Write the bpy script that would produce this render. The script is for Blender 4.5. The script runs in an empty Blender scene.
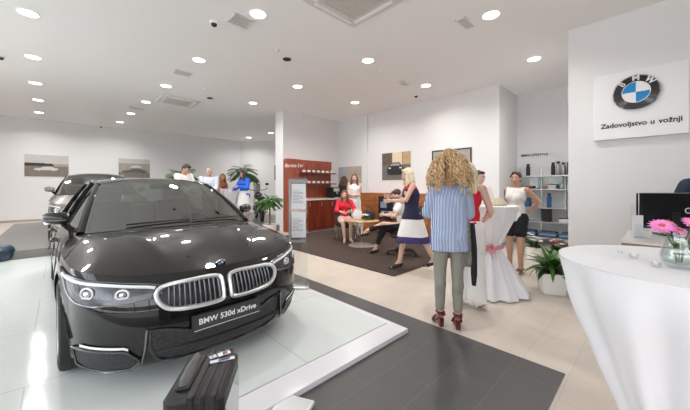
import bpy, bmesh, math, random
from mathutils import Vector, Matrix, noise
V = Vector
PI = math.pi
rnd = random.Random(7)
scene = bpy.context.scene
COL = scene.collection

# ---------------------------------------------------------------- camera frame
# photograph 690x410, focal 298 px, eye at 1.4 m, horizon on row 187, level camera
EYE = 1.4
FOC = 298.0
FW = V((0.6907, 0.7228, 0)); RT = V((0.7228, -0.6907, 0))

def P(px, t, z=0.0):
    """floor-plan point at depth t metres, seen at column px"""
    l = (px - 345) / FOC * t
    p = FW * t + RT * l
    return V((p.x, p.y, z))

def rot_for(a):
    """rotation about z so local +Y faces: 0 away from the eye, 90 to the right, 180 to the eye, 270 to the left"""
    return math.radians(46.3 - a - 90)

# ---------------------------------------------------------------- materials
MATS = {}
def mat(name, col, rough=0.6, metal=0.0, spec=0.5, coat=0.0, emit=None, es=0.0, bump=0.0, bscale=80, var=0.0, vscale=4.0, trans=0.0, ior=1.45, alpha=1.0, sheen=0.0, bdist=0.01):
    if name in MATS: return MATS[name]
    m = bpy.data.materials.new(name); m.use_nodes = True
    nt = m.node_tree; b = nt.nodes['Principled BSDF']
    c = (col[0], col[1], col[2], 1)
    b.inputs['Base Color'].default_value = c
    b.inputs['Roughness'].default_value = rough
    b.inputs['Metallic'].default_value = metal
    b.inputs['Specular IOR Level'].default_value = spec
    b.inputs['Coat Weight'].default_value = coat
    b.inputs['Coat Roughness'].default_value = 0.03
    b.inputs['Transmission Weight'].default_value = trans
    b.inputs['IOR'].default_value = ior
    b.inputs['Alpha'].default_value = alpha
    b.inputs['Sheen Weight'].default_value = sheen
    if emit is not None:
        b.inputs['Emission Color'].default_value = (emit[0], emit[1], emit[2], 1)
        b.inputs['Emission Strength'].default_value = es
    if bump or var:
        tc = nt.nodes.new('ShaderNodeTexCoord')
        if var:
            n = nt.nodes.new('ShaderNodeTexNoise'); n.inputs['Scale'].default_value = vscale; n.inputs['Detail'].default_value = 5
            nt.links.new(tc.outputs['Object'], n.inputs['Vector'])
            mx = nt.nodes.new('ShaderNodeMix'); mx.data_type = 'RGBA'
            mx.inputs[6].default_value = tuple(max(0, x * (1 - var)) for x in c[:3]) + (1,)
            mx.inputs[7].default_value = tuple(min(1, x * (1 + var)) for x in c[:3]) + (1,)
            nt.links.new(n.outputs['Fac'], mx.inputs[0]); nt.links.new(mx.outputs[2], b.inputs['Base Color'])
        if bump:
            n = nt.nodes.new('ShaderNodeTexNoise'); n.inputs['Scale'].default_value = bscale; n.inputs['Detail'].default_value = 3
            nt.links.new(tc.outputs['Object'], n.inputs['Vector'])
            bp = nt.nodes.new('ShaderNodeBump'); bp.inputs['Strength'].default_value = bump; bp.inputs['Distance'].default_value = bdist
            nt.links.new(n.outputs['Fac'], bp.inputs['Height']); nt.links.new(bp.outputs[0], b.inputs['Normal'])
    MATS[name] = m
    return m

def tile_mat(name, c1, c2, grout, w, h, rough, off=(0, 0), var=0.06, gap=0.004):
    m = bpy.data.materials.new(name); m.use_nodes = True
    nt = m.node_tree; b = nt.nodes['Principled BSDF']
    tc = nt.nodes.new('ShaderNodeTexCoord'); mp = nt.nodes.new('ShaderNodeMapping')
    mp.inputs['Location'].default_value = (off[0], off[1], 0)
    nt.links.new(tc.outputs['Object'], mp.inputs['Vector'])
    br = nt.nodes.new('ShaderNodeTexBrick')
    br.inputs['Color1'].default_value = c1 + (1,); br.inputs['Color2'].default_value = c2 + (1,)
    br.inputs['Mortar'].default_value = grout + (1,)
    br.inputs['Scale'].default_value = 1; br.inputs['Brick Width'].default_value = w; br.inputs['Row Height'].default_value = h
    br.inputs['Mortar Size'].default_value = gap; br.inputs['Mortar Smooth'].default_value = 0.3
    br.offset = 0.5
    nt.links.new(mp.outputs[0], br.inputs['Vector'])
    n = nt.nodes.new('ShaderNodeTexNoise'); n.inputs['Scale'].default_value = 3.0; n.inputs['Detail'].default_value = 8
    nt.links.new(tc.outputs['Object'], n.inputs['Vector'])
    mr = nt.nodes.new('ShaderNodeMapRange'); mr.inputs[3].default_value = 1 - var * 2; mr.inputs[4].default_value = 1 + var * 2
    nt.links.new(n.outputs['Fac'], mr.inputs[0])
    mx = nt.nodes.new('ShaderNodeMix'); mx.data_type = 'RGBA'; mx.blend_type = 'MULTIPLY'; mx.inputs[0].default_value = 1
    nt.links.new(br.outputs['Color'], mx.inputs[6]); nt.links.new(mr.outputs[0], mx.inputs[7])
    nt.links.new(mx.outputs[2], b.inputs['Base Color'])
    b.inputs['Roughness'].default_value = rough
    return m

def wood_mat(name, c1, c2, scale=6, rough=0.35, axis='Z', coat=0.2):
    m = bpy.data.materials.new(name); m.use_nodes = True
    nt = m.node_tree; b = nt.nodes['Principled BSDF']
    tc = nt.nodes.new('ShaderNodeTexCoord'); mp = nt.nodes.new('ShaderNodeMapping')
    mp.inputs['Scale'].default_value = {'Z': (scale, scale, .6), 'X': (.6, scale, scale), 'Y': (scale, .6, scale)}[axis]
    nt.links.new(tc.outputs['Object'], mp.inputs['Vector'])
    n = nt.nodes.new('ShaderNodeTexNoise'); n.inputs['Scale'].default_value = 2; n.inputs['Detail'].default_value = 8; n.inputs['Distortion'].default_value = 0.8
    nt.links.new(mp.outputs[0], n.inputs['Vector'])
    cr = nt.nodes.new('ShaderNodeValToRGB')
    cr.color_ramp.elements[0].position = .35; cr.color_ramp.elements[0].color = c1 + (1,)
    cr.color_ramp.elements[1].position = .65; cr.color_ramp.elements[1].color = c2 + (1,)
    nt.links.new(n.outputs['Fac'], cr.inputs[0]); nt.links.new(cr.outputs[0], b.inputs['Base Color'])
    b.inputs['Roughness'].default_value = rough; b.inputs['Coat Weight'].default_value = coat
    return m

def stripe_mat(name, c1, c2, scale, rough=0.8):
    m = bpy.data.materials.new(name); m.use_nodes = True
    nt = m.node_tree; b = nt.nodes['Principled BSDF']
    tc = nt.nodes.new('ShaderNodeTexCoord')
    w = nt.nodes.new('ShaderNodeTexWave'); w.inputs['Scale'].default_value = scale; w.inputs['Distortion'].default_value = 1.2
    w.inputs['Detail'].default_value = 1; w.inputs['Detail Scale'].default_value = .6
    w.bands_direction = 'X'
    nt.links.new(tc.outputs['Object'], w.inputs['Vector'])
    cr = nt.nodes.new('ShaderNodeValToRGB')
    cr.color_ramp.elements[0].position = .38; cr.color_ramp.elements[0].color = c1 + (1,)
    cr.color_ramp.elements[1].position = .62; cr.color_ramp.elements[1].color = c2 + (1,)
    nt.links.new(w.outputs['Fac'], cr.inputs[0]); nt.links.new(cr.outputs[0], b.inputs['Base Color'])
    b.inputs['Roughness'].default_value = rough
    return m

def glass_mat(name, tint=(1, 1, 1), refl=0.10, rough=0.0):
    """thin pane: mostly see-through, a little mirror reflection that grows at grazing angles"""
    m = bpy.data.materials.new(name); m.use_nodes = True
    nt = m.node_tree; nt.nodes.clear()
    o = nt.nodes.new('ShaderNodeOutputMaterial'); t = nt.nodes.new('ShaderNodeBsdfTransparent'); g = nt.nodes.new('ShaderNodeBsdfGlossy')
    t.inputs[0].default_value = tint + (1,); g.inputs['Roughness'].default_value = rough
    lw = nt.nodes.new('ShaderNodeLayerWeight'); lw.inputs['Blend'].default_value = .5
    pw = nt.nodes.new('ShaderNodeMath'); pw.operation = 'POWER'; pw.inputs[1].default_value = 4.0; nt.links.new(lw.outputs['Facing'], pw.inputs[0])
    f = nt.nodes.new('ShaderNodeMath'); f.operation = 'MULTIPLY'; f.inputs[1].default_value = .55; nt.links.new(pw.outputs[0], f.inputs[0])
    a = nt.nodes.new('ShaderNodeMath'); a.operation = 'ADD'; a.use_clamp = True; a.inputs[1].default_value = refl + .02
    nt.links.new(f.outputs[0], a.inputs[0])
    mx = nt.nodes.new('ShaderNodeMixShader')
    nt.links.new(a.outputs[0], mx.inputs[0]); nt.links.new(t.outputs[0], mx.inputs[1]); nt.links.new(g.outputs[0], mx.inputs[2])
    nt.links.new(mx.outputs[0], o.inputs[0])
    return m

# ---------------------------------------------------------------- object helpers
def tag(o, label=None, cat=None, group=None, kind=None):
    if label: o['label'] = label
    if cat: o['category'] = cat
    if group: o['group'] = group
    if kind: o['kind'] = kind
    return o

def thing(name, label, cat, loc=(0, 0, 0), rz=0.0, group=None):
    o = bpy.data.objects.new(name, None); COL.objects.link(o)
    o.empty_display_size = 0.05
    o.location = loc; o.rotation_euler = (0, 0, rz)
    return tag(o, label, cat, group)

def kids(o): return [c for c in COL.objects if c.parent == o]

def copy_tree(o, parent=None):
    c = o.copy(); COL.objects.link(c)
    if parent is not None: c.parent = parent
    for ch in kids(o): copy_tree(ch, c)
    return c

class MB:
    """collects shapes into one mesh"""
    def __init__(s): s.v = []; s.f = []; s.m = []; s.mi = 0; s.M = None
    def add(s, vs, fs):
        b = len(s.v)
        if s.M is not None: vs = [s.M @ V(p) for p in vs]
        s.v.extend([tuple(p) for p in vs]); s.f.extend([tuple(b + i for i in f) for f in fs]); s.m.extend([s.mi] * len(fs))
    def box(s, x0, y0, z0, x1, y1, z1):
        s.add([(x0, y0, z0), (x1, y0, z0), (x1, y1, z0), (x0, y1, z0), (x0, y0, z1), (x1, y0, z1), (x1, y1, z1), (x0, y1, z1)],
              [(3, 2, 1, 0), (4, 5, 6, 7), (0, 1, 5, 4), (1, 2, 6, 5), (2, 3, 7, 6), (3, 0, 4, 7)])
    def rbox(s, x0, y0, z0, x1, y1, z1, r=0.01, n=3):
        """box with rounded vertical edges and a small chamfer top and bottom"""
        pts = []
        for cx, cy, a0 in ((x1 - r, y1 - r, 0), (x0 + r, y1 - r, 90), (x0 + r, y0 + r, 180), (x1 - r, y0 + r, 270)):
            for k in range(n + 1):
                a = math.radians(a0 + 90 * k / n); pts.append((cx + r * math.cos(a), cy + r * math.sin(a)))
        cx, cy = (x0 + x1) / 2, (y0 + y1) / 2
        c = min(r * .5, (z1 - z0) * .3)
        hx, hy = (x1 - x0) / 2, (y1 - y0) / 2
        rings = []
        for z, ins in ((z0, c), (z0 + c, 0), (z1 - c, 0), (z1, c)):
            rings.append([(cx + (p[0] - cx) * (1 - ins / hx), cy + (p[1] - cy) * (1 - ins / hy), z) for p in pts])
        s.loft(rings, True, True)
    def loft(s, rings, cap0=False, cap1=False, closed=True):
        n = len(rings[0]); vs = [p for r in rings for p in r]; fs = []
        for j in range(len(rings) - 1):
            for i in range(n if closed else n - 1):
                k = (i + 1) % n
                fs.append((j * n + i, j * n + k, (j + 1) * n + k, (j + 1) * n + i))
        if cap0: fs.append(tuple(reversed(range(n))))
        if cap1: fs.append(tuple(range((len(rings) - 1) * n, len(rings) * n)))
        s.add(vs, fs)
    def lathe(s, prof, c=(0, 0, 0), seg=24, cap=True):
        rings = [[(c[0] + r * math.cos(2 * PI * i / seg), c[1] + r * math.sin(2 * PI * i / seg), c[2] + z) for i in range(seg)] for r, z in prof]
        s.loft(rings, cap, cap)
    def cyl(s, p0, p1, r0, r1=None, seg=16, cap=True):
        r1 = r0 if r1 is None else r1
        p0, p1 = V(p0), V(p1); d = (p1 - p0).normalized()
        a = d.orthogonal().normalized(); b = d.cross(a)
        s.loft([[p + (a * math.cos(2 * PI * i / seg) + b * math.sin(2 * PI * i / seg)) * r for i in range(seg)] for p, r in ((p0, r0), (p1, r1))], cap, cap)
    def tube(s, pts, r, seg=8, closed=False, flat=1.0):
        pts = [V(p) for p in pts]; n = len(pts); rings = []
        rs = r if isinstance(r, (list, tuple)) else [r] * n
        up = None
        for i in range(n):
            if closed: d = pts[(i + 1) % n] - pts[i - 1]
            else: d = pts[min(i + 1, n - 1)] - pts[max(i - 1, 0)]
            if d.length < 1e-9: d = V((0, 0, 1))
            d.normalize()
            if up is None: up = d.orthogonal().normalized()
            up = (up - d * up.dot(d))
            if up.length < 1e-6: up = d.orthogonal()
            up.normalize(); b = d.cross(up)
            rings.append([pts[i] + (up * math.cos(2 * PI * k / seg) + b * math.sin(2 * PI * k / seg) * flat) * rs[i] for k in range(seg)])
        if closed:
            # close with the best twist
            f = rings[0]; l = rings[-1]
            best = min(range(seg), key=lambda o: sum((V(l[k]) - V(f[(k + o) % seg])).length for k in range(seg)))
            rings.append([f[(k + best) % seg] for k in range(seg)])
            s.loft(rings)
        else: s.loft(rings, True, True)
    def capsule(s, p0, p1, r0, r1, seg=14, hn=4):
        p0, p1 = V(p0), V(p1); d = p1 - p0
        if d.length < 1e-6: d = V((0, 0, 1e-4)); p1 = p0 + d
        d.normalize(); a = d.orthogonal().normalized(); b = d.cross(a); rings = []
        for k in range(hn + 1):
            t = PI / 2 * k / hn
            rings.append((p0 - d * r0 * math.cos(t), max(r0 * math.sin(t), 1e-4)))
        for k in range(hn + 1):
            t = PI / 2 * (1 - k / hn)
            rings.append((p1 + d * r1 * math.cos(t), max(r1 * math.sin(t), 1e-4)))
        s.loft([[c + (a * math.cos(2 * PI * i / seg) + b * math.sin(2 * PI * i / seg)) * r for i in range(seg)] for c, r in rings], True, True)
    def ell(s, c, rx, ry, rz, R=None, seg=16, n=10):
        rings = []
        for j in range(n + 1):
            t = PI * j / n; z = -math.cos(t); r = max(math.sin(t), 1e-3)
            ring = []
            for i in range(seg):
                a = 2 * PI * i / seg
                p = V((rx * r * math.cos(a), ry * r * math.sin(a), rz * z))
                if R is not None: p = R @ p
                ring.append(V(c) + p)
            rings.append(ring)
        s.loft(rings, True, True)
    def grid(s, rows):
        nj = len(rows); ni = len(rows[0])
        s.add([p for r in rows for p in r], [(j * ni + i, j * ni + i + 1, (j + 1) * ni + i + 1, (j + 1) * ni + i) for j in range(nj - 1) for i in range(ni - 1)])
    def poly(s, pts, ext):
        """closed planar outline extruded by a vector"""
        n = len(pts); e = V(ext)
        vs = [V(p) for p in pts] + [V(p) + e for p in pts]
        s.add(vs, [tuple(reversed(range(n))), tuple(range(n, 2 * n))] + [(i, (i + 1) % n, n + (i + 1) % n, n + i) for i in range(n)])
    def mesh(s, name):
        me = bpy.data.meshes.new(name); me.from_pydata(s.v, [], s.f)
        return me
    def build(s, name, m, parent=None, smooth=True, bevel=0.0, weld=False, recalc=True, solid=0.0, sub=0, angle=40, loc=None):
        me = s.mesh(name)
        ms = m if isinstance(m, (list, tuple)) else [m]
        for x in ms: me.materials.append(x)
        for i, p in enumerate(me.polygons): p.material_index = s.m[i]
        bm = bmesh.new(); bm.from_mesh(me)
        if weld: bmesh.ops.remove_doubles(bm, verts=bm.verts, dist=1e-4)
        if recalc: bmesh.ops.recalc_face_normals(bm, faces=bm.faces)
        bm.to_mesh(me); bm.free()
        if smooth:
            for p in me.polygons: p.use_smooth = True
            try: me.set_sharp_from_angle(angle=math.radians(angle))
            except Exception: pass
        o = bpy.data.objects.new(name, me); COL.objects.link(o)
        if loc is not None: o.location = loc
        if parent is not None: o.parent = parent
        if bevel:
            b = o.modifiers.new('bevel', 'BEVEL'); b.width = bevel; b.segments = 2; b.limit_method = 'ANGLE'; b.angle_limit = math.radians(40)
        if solid:
            b = o.modifiers.new('solid', 'SOLIDIFY'); b.thickness = solid; b.offset = 0
        if sub:
            b = o.modifiers.new('sub', 'SUBSURF'); b.levels = sub; b.render_levels = sub
        return o

def remesh(mb, voxel=0.007, smooth=4):
    """fuse the overlapping closed shapes of mb into one continuous skin"""
    me = mb.mesh('tmp'); o = bpy.data.objects.new('tmp', me); COL.objects.link(o)
    r = o.modifiers.new('r', 'REMESH'); r.mode = 'VOXEL'; r.voxel_size = voxel; r.use_smooth_shade = True
    if smooth:
        q = o.modifiers.new('s', 'SMOOTH'); q.factor = 0.5; q.iterations = smooth
    dg = bpy.context.evaluated_depsgraph_get(); dg.update()
    res = bpy.data.meshes.new_from_object(o.evaluated_get(dg))
    bpy.data.objects.remove(o); bpy.data.meshes.remove(me)
    return res

def put_mesh(name, me, m, parent=None):
    me.materials.clear()
    for x in (m if isinstance(m, (list, tuple)) else [m]): me.materials.append(x)
    for p in me.polygons: p.use_smooth = True
    o = bpy.data.objects.new(name, me); COL.objects.link(o)
    if parent is not None: o.parent = parent
    return o

def text_obj(name, s, size, m, parent=None, M=Matrix(), ext=0.002, bold=0.0, align='CENTER', shear=0.0, spacing=1.0):
    cu = bpy.data.curves.new('t', 'FONT'); cu.body = s; cu.size = size; cu.extrude = ext; cu.offset = bold
    cu.align_x = align; cu.align_y = 'CENTER'; cu.shear = shear; cu.space_character = spacing
    o = bpy.data.objects.new('t', cu); COL.objects.link(o)
    dg = bpy.context.evaluated_depsgraph_get(); dg.update()
    me = bpy.data.meshes.new_from_object(o.evaluated_get(dg))
    bpy.data.objects.remove(o); bpy.data.curves.remove(cu)
    me.transform(M); me.materials.clear(); me.materials.append(m)
    r = bpy.data.objects.new(name, me); COL.objects.link(r)
    if parent is not None: r.parent = parent
    return r

def interp(tab, x):
    if x <= tab[0][0]: return tab[0][1]
    for (a, p), (b, q) in zip(tab, tab[1:]):
        if x <= b:
            t = (x - a) / (b - a); return p + (q - p) * t
    return tab[-1][1]

def sinterp(tab, x):
    """smooth (catmull-rom style) interpolation"""
    n = len(tab)
    if x <= tab[0][0]: return tab[0][1]
    if x >= tab[-1][0]: return tab[-1][1]
    for i in range(n - 1):
        if x <= tab[i + 1][0]:
            x0, y0 = tab[i]; x1, y1 = tab[i + 1]; h = x1 - x0; t = (x - x0) / h
            m0 = (y1 - tab[i - 1][1]) / (x1 - tab[i - 1][0]) if i > 0 else (y1 - y0) / h
            m1 = (tab[i + 2][1] - y0) / (tab[i + 2][0] - x0) if i + 2 < n else (y1 - y0) / h
            t2, t3 = t * t, t * t * t
            return (2 * t3 - 3 * t2 + 1) * y0 + (t3 - 2 * t2 + t) * h * m0 + (-2 * t3 + 3 * t2) * y1 + (t3 - t2) * h * m1

# shared materials
WALL = mat('wall paint', (.78, .78, .79), .85, bump=.03, bscale=200)
CEIL = mat('ceiling paint', (.93, .925, .925), .9)
WHITE = mat('white paint', (.85, .85, .85), .4)
CHROME = mat('chrome', (.85, .85, .87), .08, 1.0)
DCHROME = mat('dark chrome', (.25, .25, .26), .12, 1.0)
STEEL = mat('brushed steel', (.62, .62, .63), .3, 1.0)
BLACK = mat('black plastic', (.012, .012, .013), .4)
GLOSSBLACK = mat('gloss black', (.008, .008, .009), .06, coat=1.0)
RUBBER = mat('rubber', (.018, .018, .018), .75)
CLOTH = mat('white tablecloth', (.74, .735, .765), .75, bump=.05, bscale=300, sheen=.2)
# ---------------------------------------------------------------- setting
ZC = 3.8
def struct(name, mb, m, **k):
    o = mb.build(name, m, **k); o['kind'] = 'structure'; return o
XL, YB = -5.2, -3.6        # glazed sides, left of and behind the eye
XR, YE = 5.64, 0.94        # wall with the sign
BW = 15.1                  # back wall

fl_beige = tile_mat('beige floor tile', (.56, .49, .425), (.53, .465, .405), (.46, .41, .37), .62, .31, .38, off=(.11, -.45))
fl_dark = tile_mat('dark floor tile', (.058, .055, .055), (.067, .064, .063), (.095, .09, .086), .62, .315, .42, off=(-.01, -.16), var=.08)
fl_dais = tile_mat('grey dais tile', (.17, .16, .155), (.18, .17, .165), (.11, .105, .10), .9, .9, .35)

mb = MB(); mb.box(XL, YB, -.1, 9.6, BW + .3, 0); struct('floor', mb, fl_beige, smooth=False)
# dark tiles: a paved field that surrounds the glass platform
mb = MB(); mb.box(XL, .472, 0, 2.73, 8.3, .004); struct('floor_dark_tiles', mb, fl_dark, smooth=False)
# raised zone at the far end of the hall
mb = MB(); mb.box(-1.08, 8.3, 0, 6.6, 14.4, .2); struct('floor_dais', mb, fl_dais, smooth=False)
mb = MB(); mb.box(XL, 8.3, 0, -1.08, BW, .2); mb.box(-1.08, 14.4, 0, 6.6, BW, .2); struct('floor_dais_border', mb, fl_beige, smooth=False)
# ceiling
mb = MB(); mb.box(XL, YB, ZC, 9.6, BW + .3, ZC + .2); struct('ceiling', mb, CEIL, smooth=False)
# walls
mb = MB(); mb.box(XL, BW, 0, 6.8, BW + .2, ZC); struct('wall_back', mb, WALL, smooth=False)
mb = MB(); mb.poly([(6.8, 15.1, 0), (9.6, 12.6, 0), (9.6, 12.8, 0), (6.8, 15.3, 0)], (0, 0, ZC)); struct('wall_back_angled', mb, WALL, smooth=False)
mb = MB(); mb.box(4.90 + .15, 8.1, 0, 7.4, 8.55, ZC); struct('wall_bar', mb, WALL, smooth=False)
mb = MB(); mb.box(7.4, 2.54, 0, 8.7, 8.55, ZC); struct('wall_lounge', mb, WALL, smooth=False)
mb = MB(); mb.box(8.7, YE - .2, 0, 8.9, 2.6, ZC); mb.box(8.7, 8.5, 0, 8.9, 13.6, ZC); struct('wall_recess', mb, WALL, smooth=False)
mb = MB(); mb.box(XR, YB, 0, 9.6, YE, ZC); struct('wall_right', mb, WALL, smooth=False)
# pilaster by the lounge corner
mb = MB(); mb.box(7.33, 6.62, 0, 7.40, 6.86, ZC); struct('trim_pilaster', mb, WALL, smooth=False)
# baseboards
BB = mat('baseboard', (.42, .37, .33), .5)
mb = MB(); mb.box(XL, BW - .015, .2, 6.8, BW, .27); struct('baseboard_back', mb, BB, smooth=False)
mb = MB(); mb.box(5.05, 8.085, 0, 7.4, 8.1, .07); struct('baseboard_bar', mb, BB, smooth=False)
mb = MB(); mb.box(8.685, YE, 0, 8.7, 2.54, .07); mb.box(7.385, 2.525, 0, 8.7, 2.54, .07); mb.box(7.385, 2.54, 0, 7.4, 8.1, .07); struct('baseboard_lounge', mb, BB, smooth=False)
mb = MB(); mb.box(XR - .012, YB, 0, XR, YE + .012, .07); struct('baseboard_right', mb, BB, smooth=False)

# glazed shopfront: left side and behind the eye
FR = mat('anthracite window frame', (.05, .052, .055), .4)
PANE = glass_mat('shopfront glass', (.97, .98, .98), .02)
def glazing(name, a, b, n):
    """a run of window bays from a to b"""
    r = thing(name, None, None); r['kind'] = 'structure'
    d = (b - a); L = d.length; d.normalize(); nrm = V((-d.y, d.x, 0)) * .04
    for i in range(n + 1):
        m = MB(); p = a + d * L * i / n
        q = [p - d * .04 - nrm, p + d * .04 - nrm, p + d * .04 + nrm, p - d * .04 + nrm]
        m.poly(q, (0, 0, ZC)); m.build('mullion', FR, r, smooth=False)
    for z0, z1, nm in ((0, .12, 'bottom_rail'), (3.0, 3.08, 'transom'), (3.72, ZC, 'top_rail')):
        m = MB(); m.poly([a - nrm + V((0, 0, z0)), b - nrm + V((0, 0, z0)), b + nrm + V((0, 0, z0)), a + nrm + V((0, 0, z0))], (0, 0, z1 - z0)); m.build(nm, FR, r, smooth=False)
    for i in range(n):
        p = a + d * (L * i / n); q = a + d * (L * (i + 1) / n)
        m = MB(); m.add([p, q, q + V((0, 0, ZC)), p + V((0, 0, ZC))], [(0, 1, 2, 3)]); m.build('pane', PANE, r, smooth=False)
    return r
glazing('window_1', V((XL, YB, 0)), V((.6, YB, 0)), 3)
mb = MB(); mb.box(.6, YB - .2, 0, XR, YB, ZC); struct('wall_rear_light_block', mb, mat('light blocking grey', (.16, .155, .15), .8), smooth=False)  # unseen wall, added solid and dark to cut window light and darken car reflections
glazing('window_2', V((XL, YB, 0)), V((XL, 10.0, 0)), 7)
mb = MB(); mb.box(XL - .2, 10.0, 0, XL, BW + .2, ZC); struct('wall_left', mb, WALL, smooth=False)
# pavement outside
mb = MB(); mb.box(-60, -60, -.14, 60, 60, -.1); struct('ground_outside', mb, mat('pavement', (.52, .50, .48), .9, var=.1), smooth=False)

# unseen dark blocks added outside the shopfront for contrast in the car paint reflections
mb = MB(); mb.box(-40, -34, 0, 40, -30, 5.5); struct('reflection_block_outside', mb, mat('dark reflection block', (.10, .10, .10), .9, var=.3, vscale=.5), smooth=False)
mb = MB(); mb.box(-36, -30, 0, -32, 30, 5.0); struct('reflection_block_outside', mb, MATS['dark reflection block'], smooth=False)
# glass display platform under the car
GP = tile_mat('milky platform glass', (.64, .675, .665), (.65, .685, .675), (.50, .53, .52), 1.55, 1.1, .12, off=(-.6, -1.86), var=.01, gap=.006)
PX, PY, PZ = 2.41, 1.65, .045
mb = MB(); mb.box(-5.0, PY + .21, 0, PX - .06, 8.28, PZ); g_ = struct('floor_platform_glass', mb, GP, smooth=False)
PB = mat('white platform border', (.72, .71, .745), .25)
mb = MB(); mb.box(-5.0, PY, 0, PX, PY + .205, PZ - .002); mb.box(PX - .056, PY + .205, 0, PX, 8.28, PZ - .002); struct('trim_platform_border', mb, PB, smooth=False)

# carpet
def carpet_mat():
    m = mat('brown carpet', (.070, .045, .037), .95, bump=.8, bscale=220, var=.5, vscale=28, bdist=.02)
    return m
mb = MB(); mb.rbox(3.76, 2.83, 0.001, 7.30, 7.33, .014, .02)
tag(mb.build('carpet', carpet_mat(), smooth=False), 'dark brown rectangular carpet under the lounge table and chairs', 'carpet')

# ---------------------------------------------------------------- ceiling fittings
def C(px, py, h=ZC - EYE):
    t = FOC * h / (187 - py); p = P(px, t, ZC); return p
EMIT = mat('lamp diffuser', (1, 1, 1), .5, emit=(1, .985, .96), es=9.0)
lights = [
 (28, 13, 'nearest of the left row'), (33, 57, 'second of the left row'), (35.5, 83, 'third of the left row'), (38, 100, 'fourth of the left row'), (39, 112.5, 'last of the left row before the back wall'),
 (258, 14, 'beside the square vent above the sedan'), (199, 60, 'second in the row above the sedan'), (166, 86, 'third in the row above the sedan'), (146, 102, 'fourth in the row above the sedan'), (131, 113.5, 'fifth in the row above the sedan'), (120, 122, 'farthest in the row above the sedan'),
 (491, 15, 'next to the rectangular vent near the sign wall'), (534, 59, 'in front of the product shelves recess'), (368, 60.5, 'above the lounge, nearest the large air unit'), (426, 85.5, 'near the lounge wall beside a camera dome'), (355, 102.5, 'over the lounge round table'),
 (297.5, 86.5, 'over the glass info stand'), (253, 103, 'dimmer one between the small air unit and the bar'), (249, 137.5, 'above the woman in the blue jacket'), (270.7, 133, 'deep in the hall beside the bar wall end')]
proto = None
for i, (px, py, lb) in enumerate(lights):
    c = C(px, py)
    if proto is None:
        r = thing('ceiling_downlight', None, 'ceiling light', c, 0, 'recessed downlights in the ceiling')
        m = MB(); m.lathe([(.125, -.001), (.125, -.006), (.118, -.010), (.104, -.006), (.104, -.001)], seg=32); m.build('trim_ring', WHITE, r)
        m = MB(); m.lathe([(.0005, -.004), (.104, -.004)], seg=32, cap=False); m.build('diffuser', EMIT, r, recalc=False)
        proto = r
        ld = bpy.data.lights.new('downlight_lamp', 'AREA'); ld.shape = 'DISK'; ld.size = .2; ld.energy = 24; ld.color = (1, .97, .93); ld.spread = math.radians(150)
        lo = bpy.data.objects.new('downlight_lamp', ld); COL.objects.link(lo); lo.parent = r; lo.location = (0, 0, -.014)
    else:
        r = copy_tree(proto); r.location = c
    r['label'] = 'round white ceiling downlight, ' + lb
VG = mat('vent grille', (.60, .58, .56), .6)
def vent(px, py, sx, sy, label, rz=0.0, slats=7):
    c = C(px, py); r = thing('ceiling_vent', label, 'vent', c, rz, 'air vents in the ceiling')
    m = MB()
    for a in ((-sx / 2, -sy / 2, sx / 2, -sy / 2 + .02), (-sx / 2, sy / 2 - .02, sx / 2, sy / 2), (-sx / 2, -sy / 2, -sx / 2 + .02, sy / 2), (sx / 2 - .02, -sy / 2, sx / 2, sy / 2)):
        m.box(a[0], a[1], -.012, a[2], a[3], -.0005)
    m.build('frame', WHITE, r, smooth=False)
    m = MB()
    for k in range(slats):
        y = -sy / 2 + .02 + (sy - .04) * (k + .5) / slats
        m.box(-sx / 2 + .02, y - .012, -.009, sx / 2 - .02, y + .006, -.003)
    m.build('slat', VG, r, smooth=False)
    return r
vent(241, 21, .30, .30, 'square ceiling vent beside the downlight nearest above the sedan')
vent(466, 23, .36, .16, 'rectangular ceiling vent beside a downlight near the sign wall', 0)
vent(183, 73, .34, .30, 'square ceiling vent between two downlights above the sedan')
vent(137, 108, .40, .32, 'small square vent farthest away above the sedan row')
vent(404, 83.5, .30, .18, 'faint grey vent near the lounge wall camera')
# air conditioner cassettes
def cassette(c, s, label, rz=0):
    r = thing('ceiling_air_conditioner', label, 'air conditioner', c, rz)
    m = MB(); h = s / 2
    m.loft([[(-h, -h, -.001), (h, -h, -.001), (h, h, -.001), (-h, h, -.001)], [(-h, -h, -.025), (h, -h, -.025), (h, h, -.025), (-h, h, -.025)], [(-h + .03, -h + .03, -.035), (h - .03, -h + .03, -.035), (h - .03, h - .03, -.035), (-h + .03, h - .03, -.035)]], False, True)
    m.build('panel', mat('ac panel', (.70, .68, .66), .5), r, smooth=False)
    m = MB(); q = h * .62
    m.box(-q, -q, -.042, q, q, -.034); 
    for k in range(12):
        y = -q + 2 * q * (k + .5) / 12; m.box(-q + .02, y - .008, -.048, q - .02, y + .008, -.04)
    m.build('intake_grille', VG, r, smooth=False)
    for a in range(4):
        m = MB(); m.M = Matrix.Rotation(a * PI / 2, 4, 'Z'); m.rbox(-h * .72, h * .74, -.05, h * .72, h * .86, -.033, .012)
        m.build('louvre', WHITE, r)
    return r
cc = C(353, 26); cassette((cc.x - .46, cc.y - .46, ZC), .92, 'large square air conditioning cassette cut by the top of the photo')
cc = C(178, 101); cassette((cc.x, cc.y, ZC), .92, 'distant square air conditioning cassette above the white-shirted man')
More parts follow.
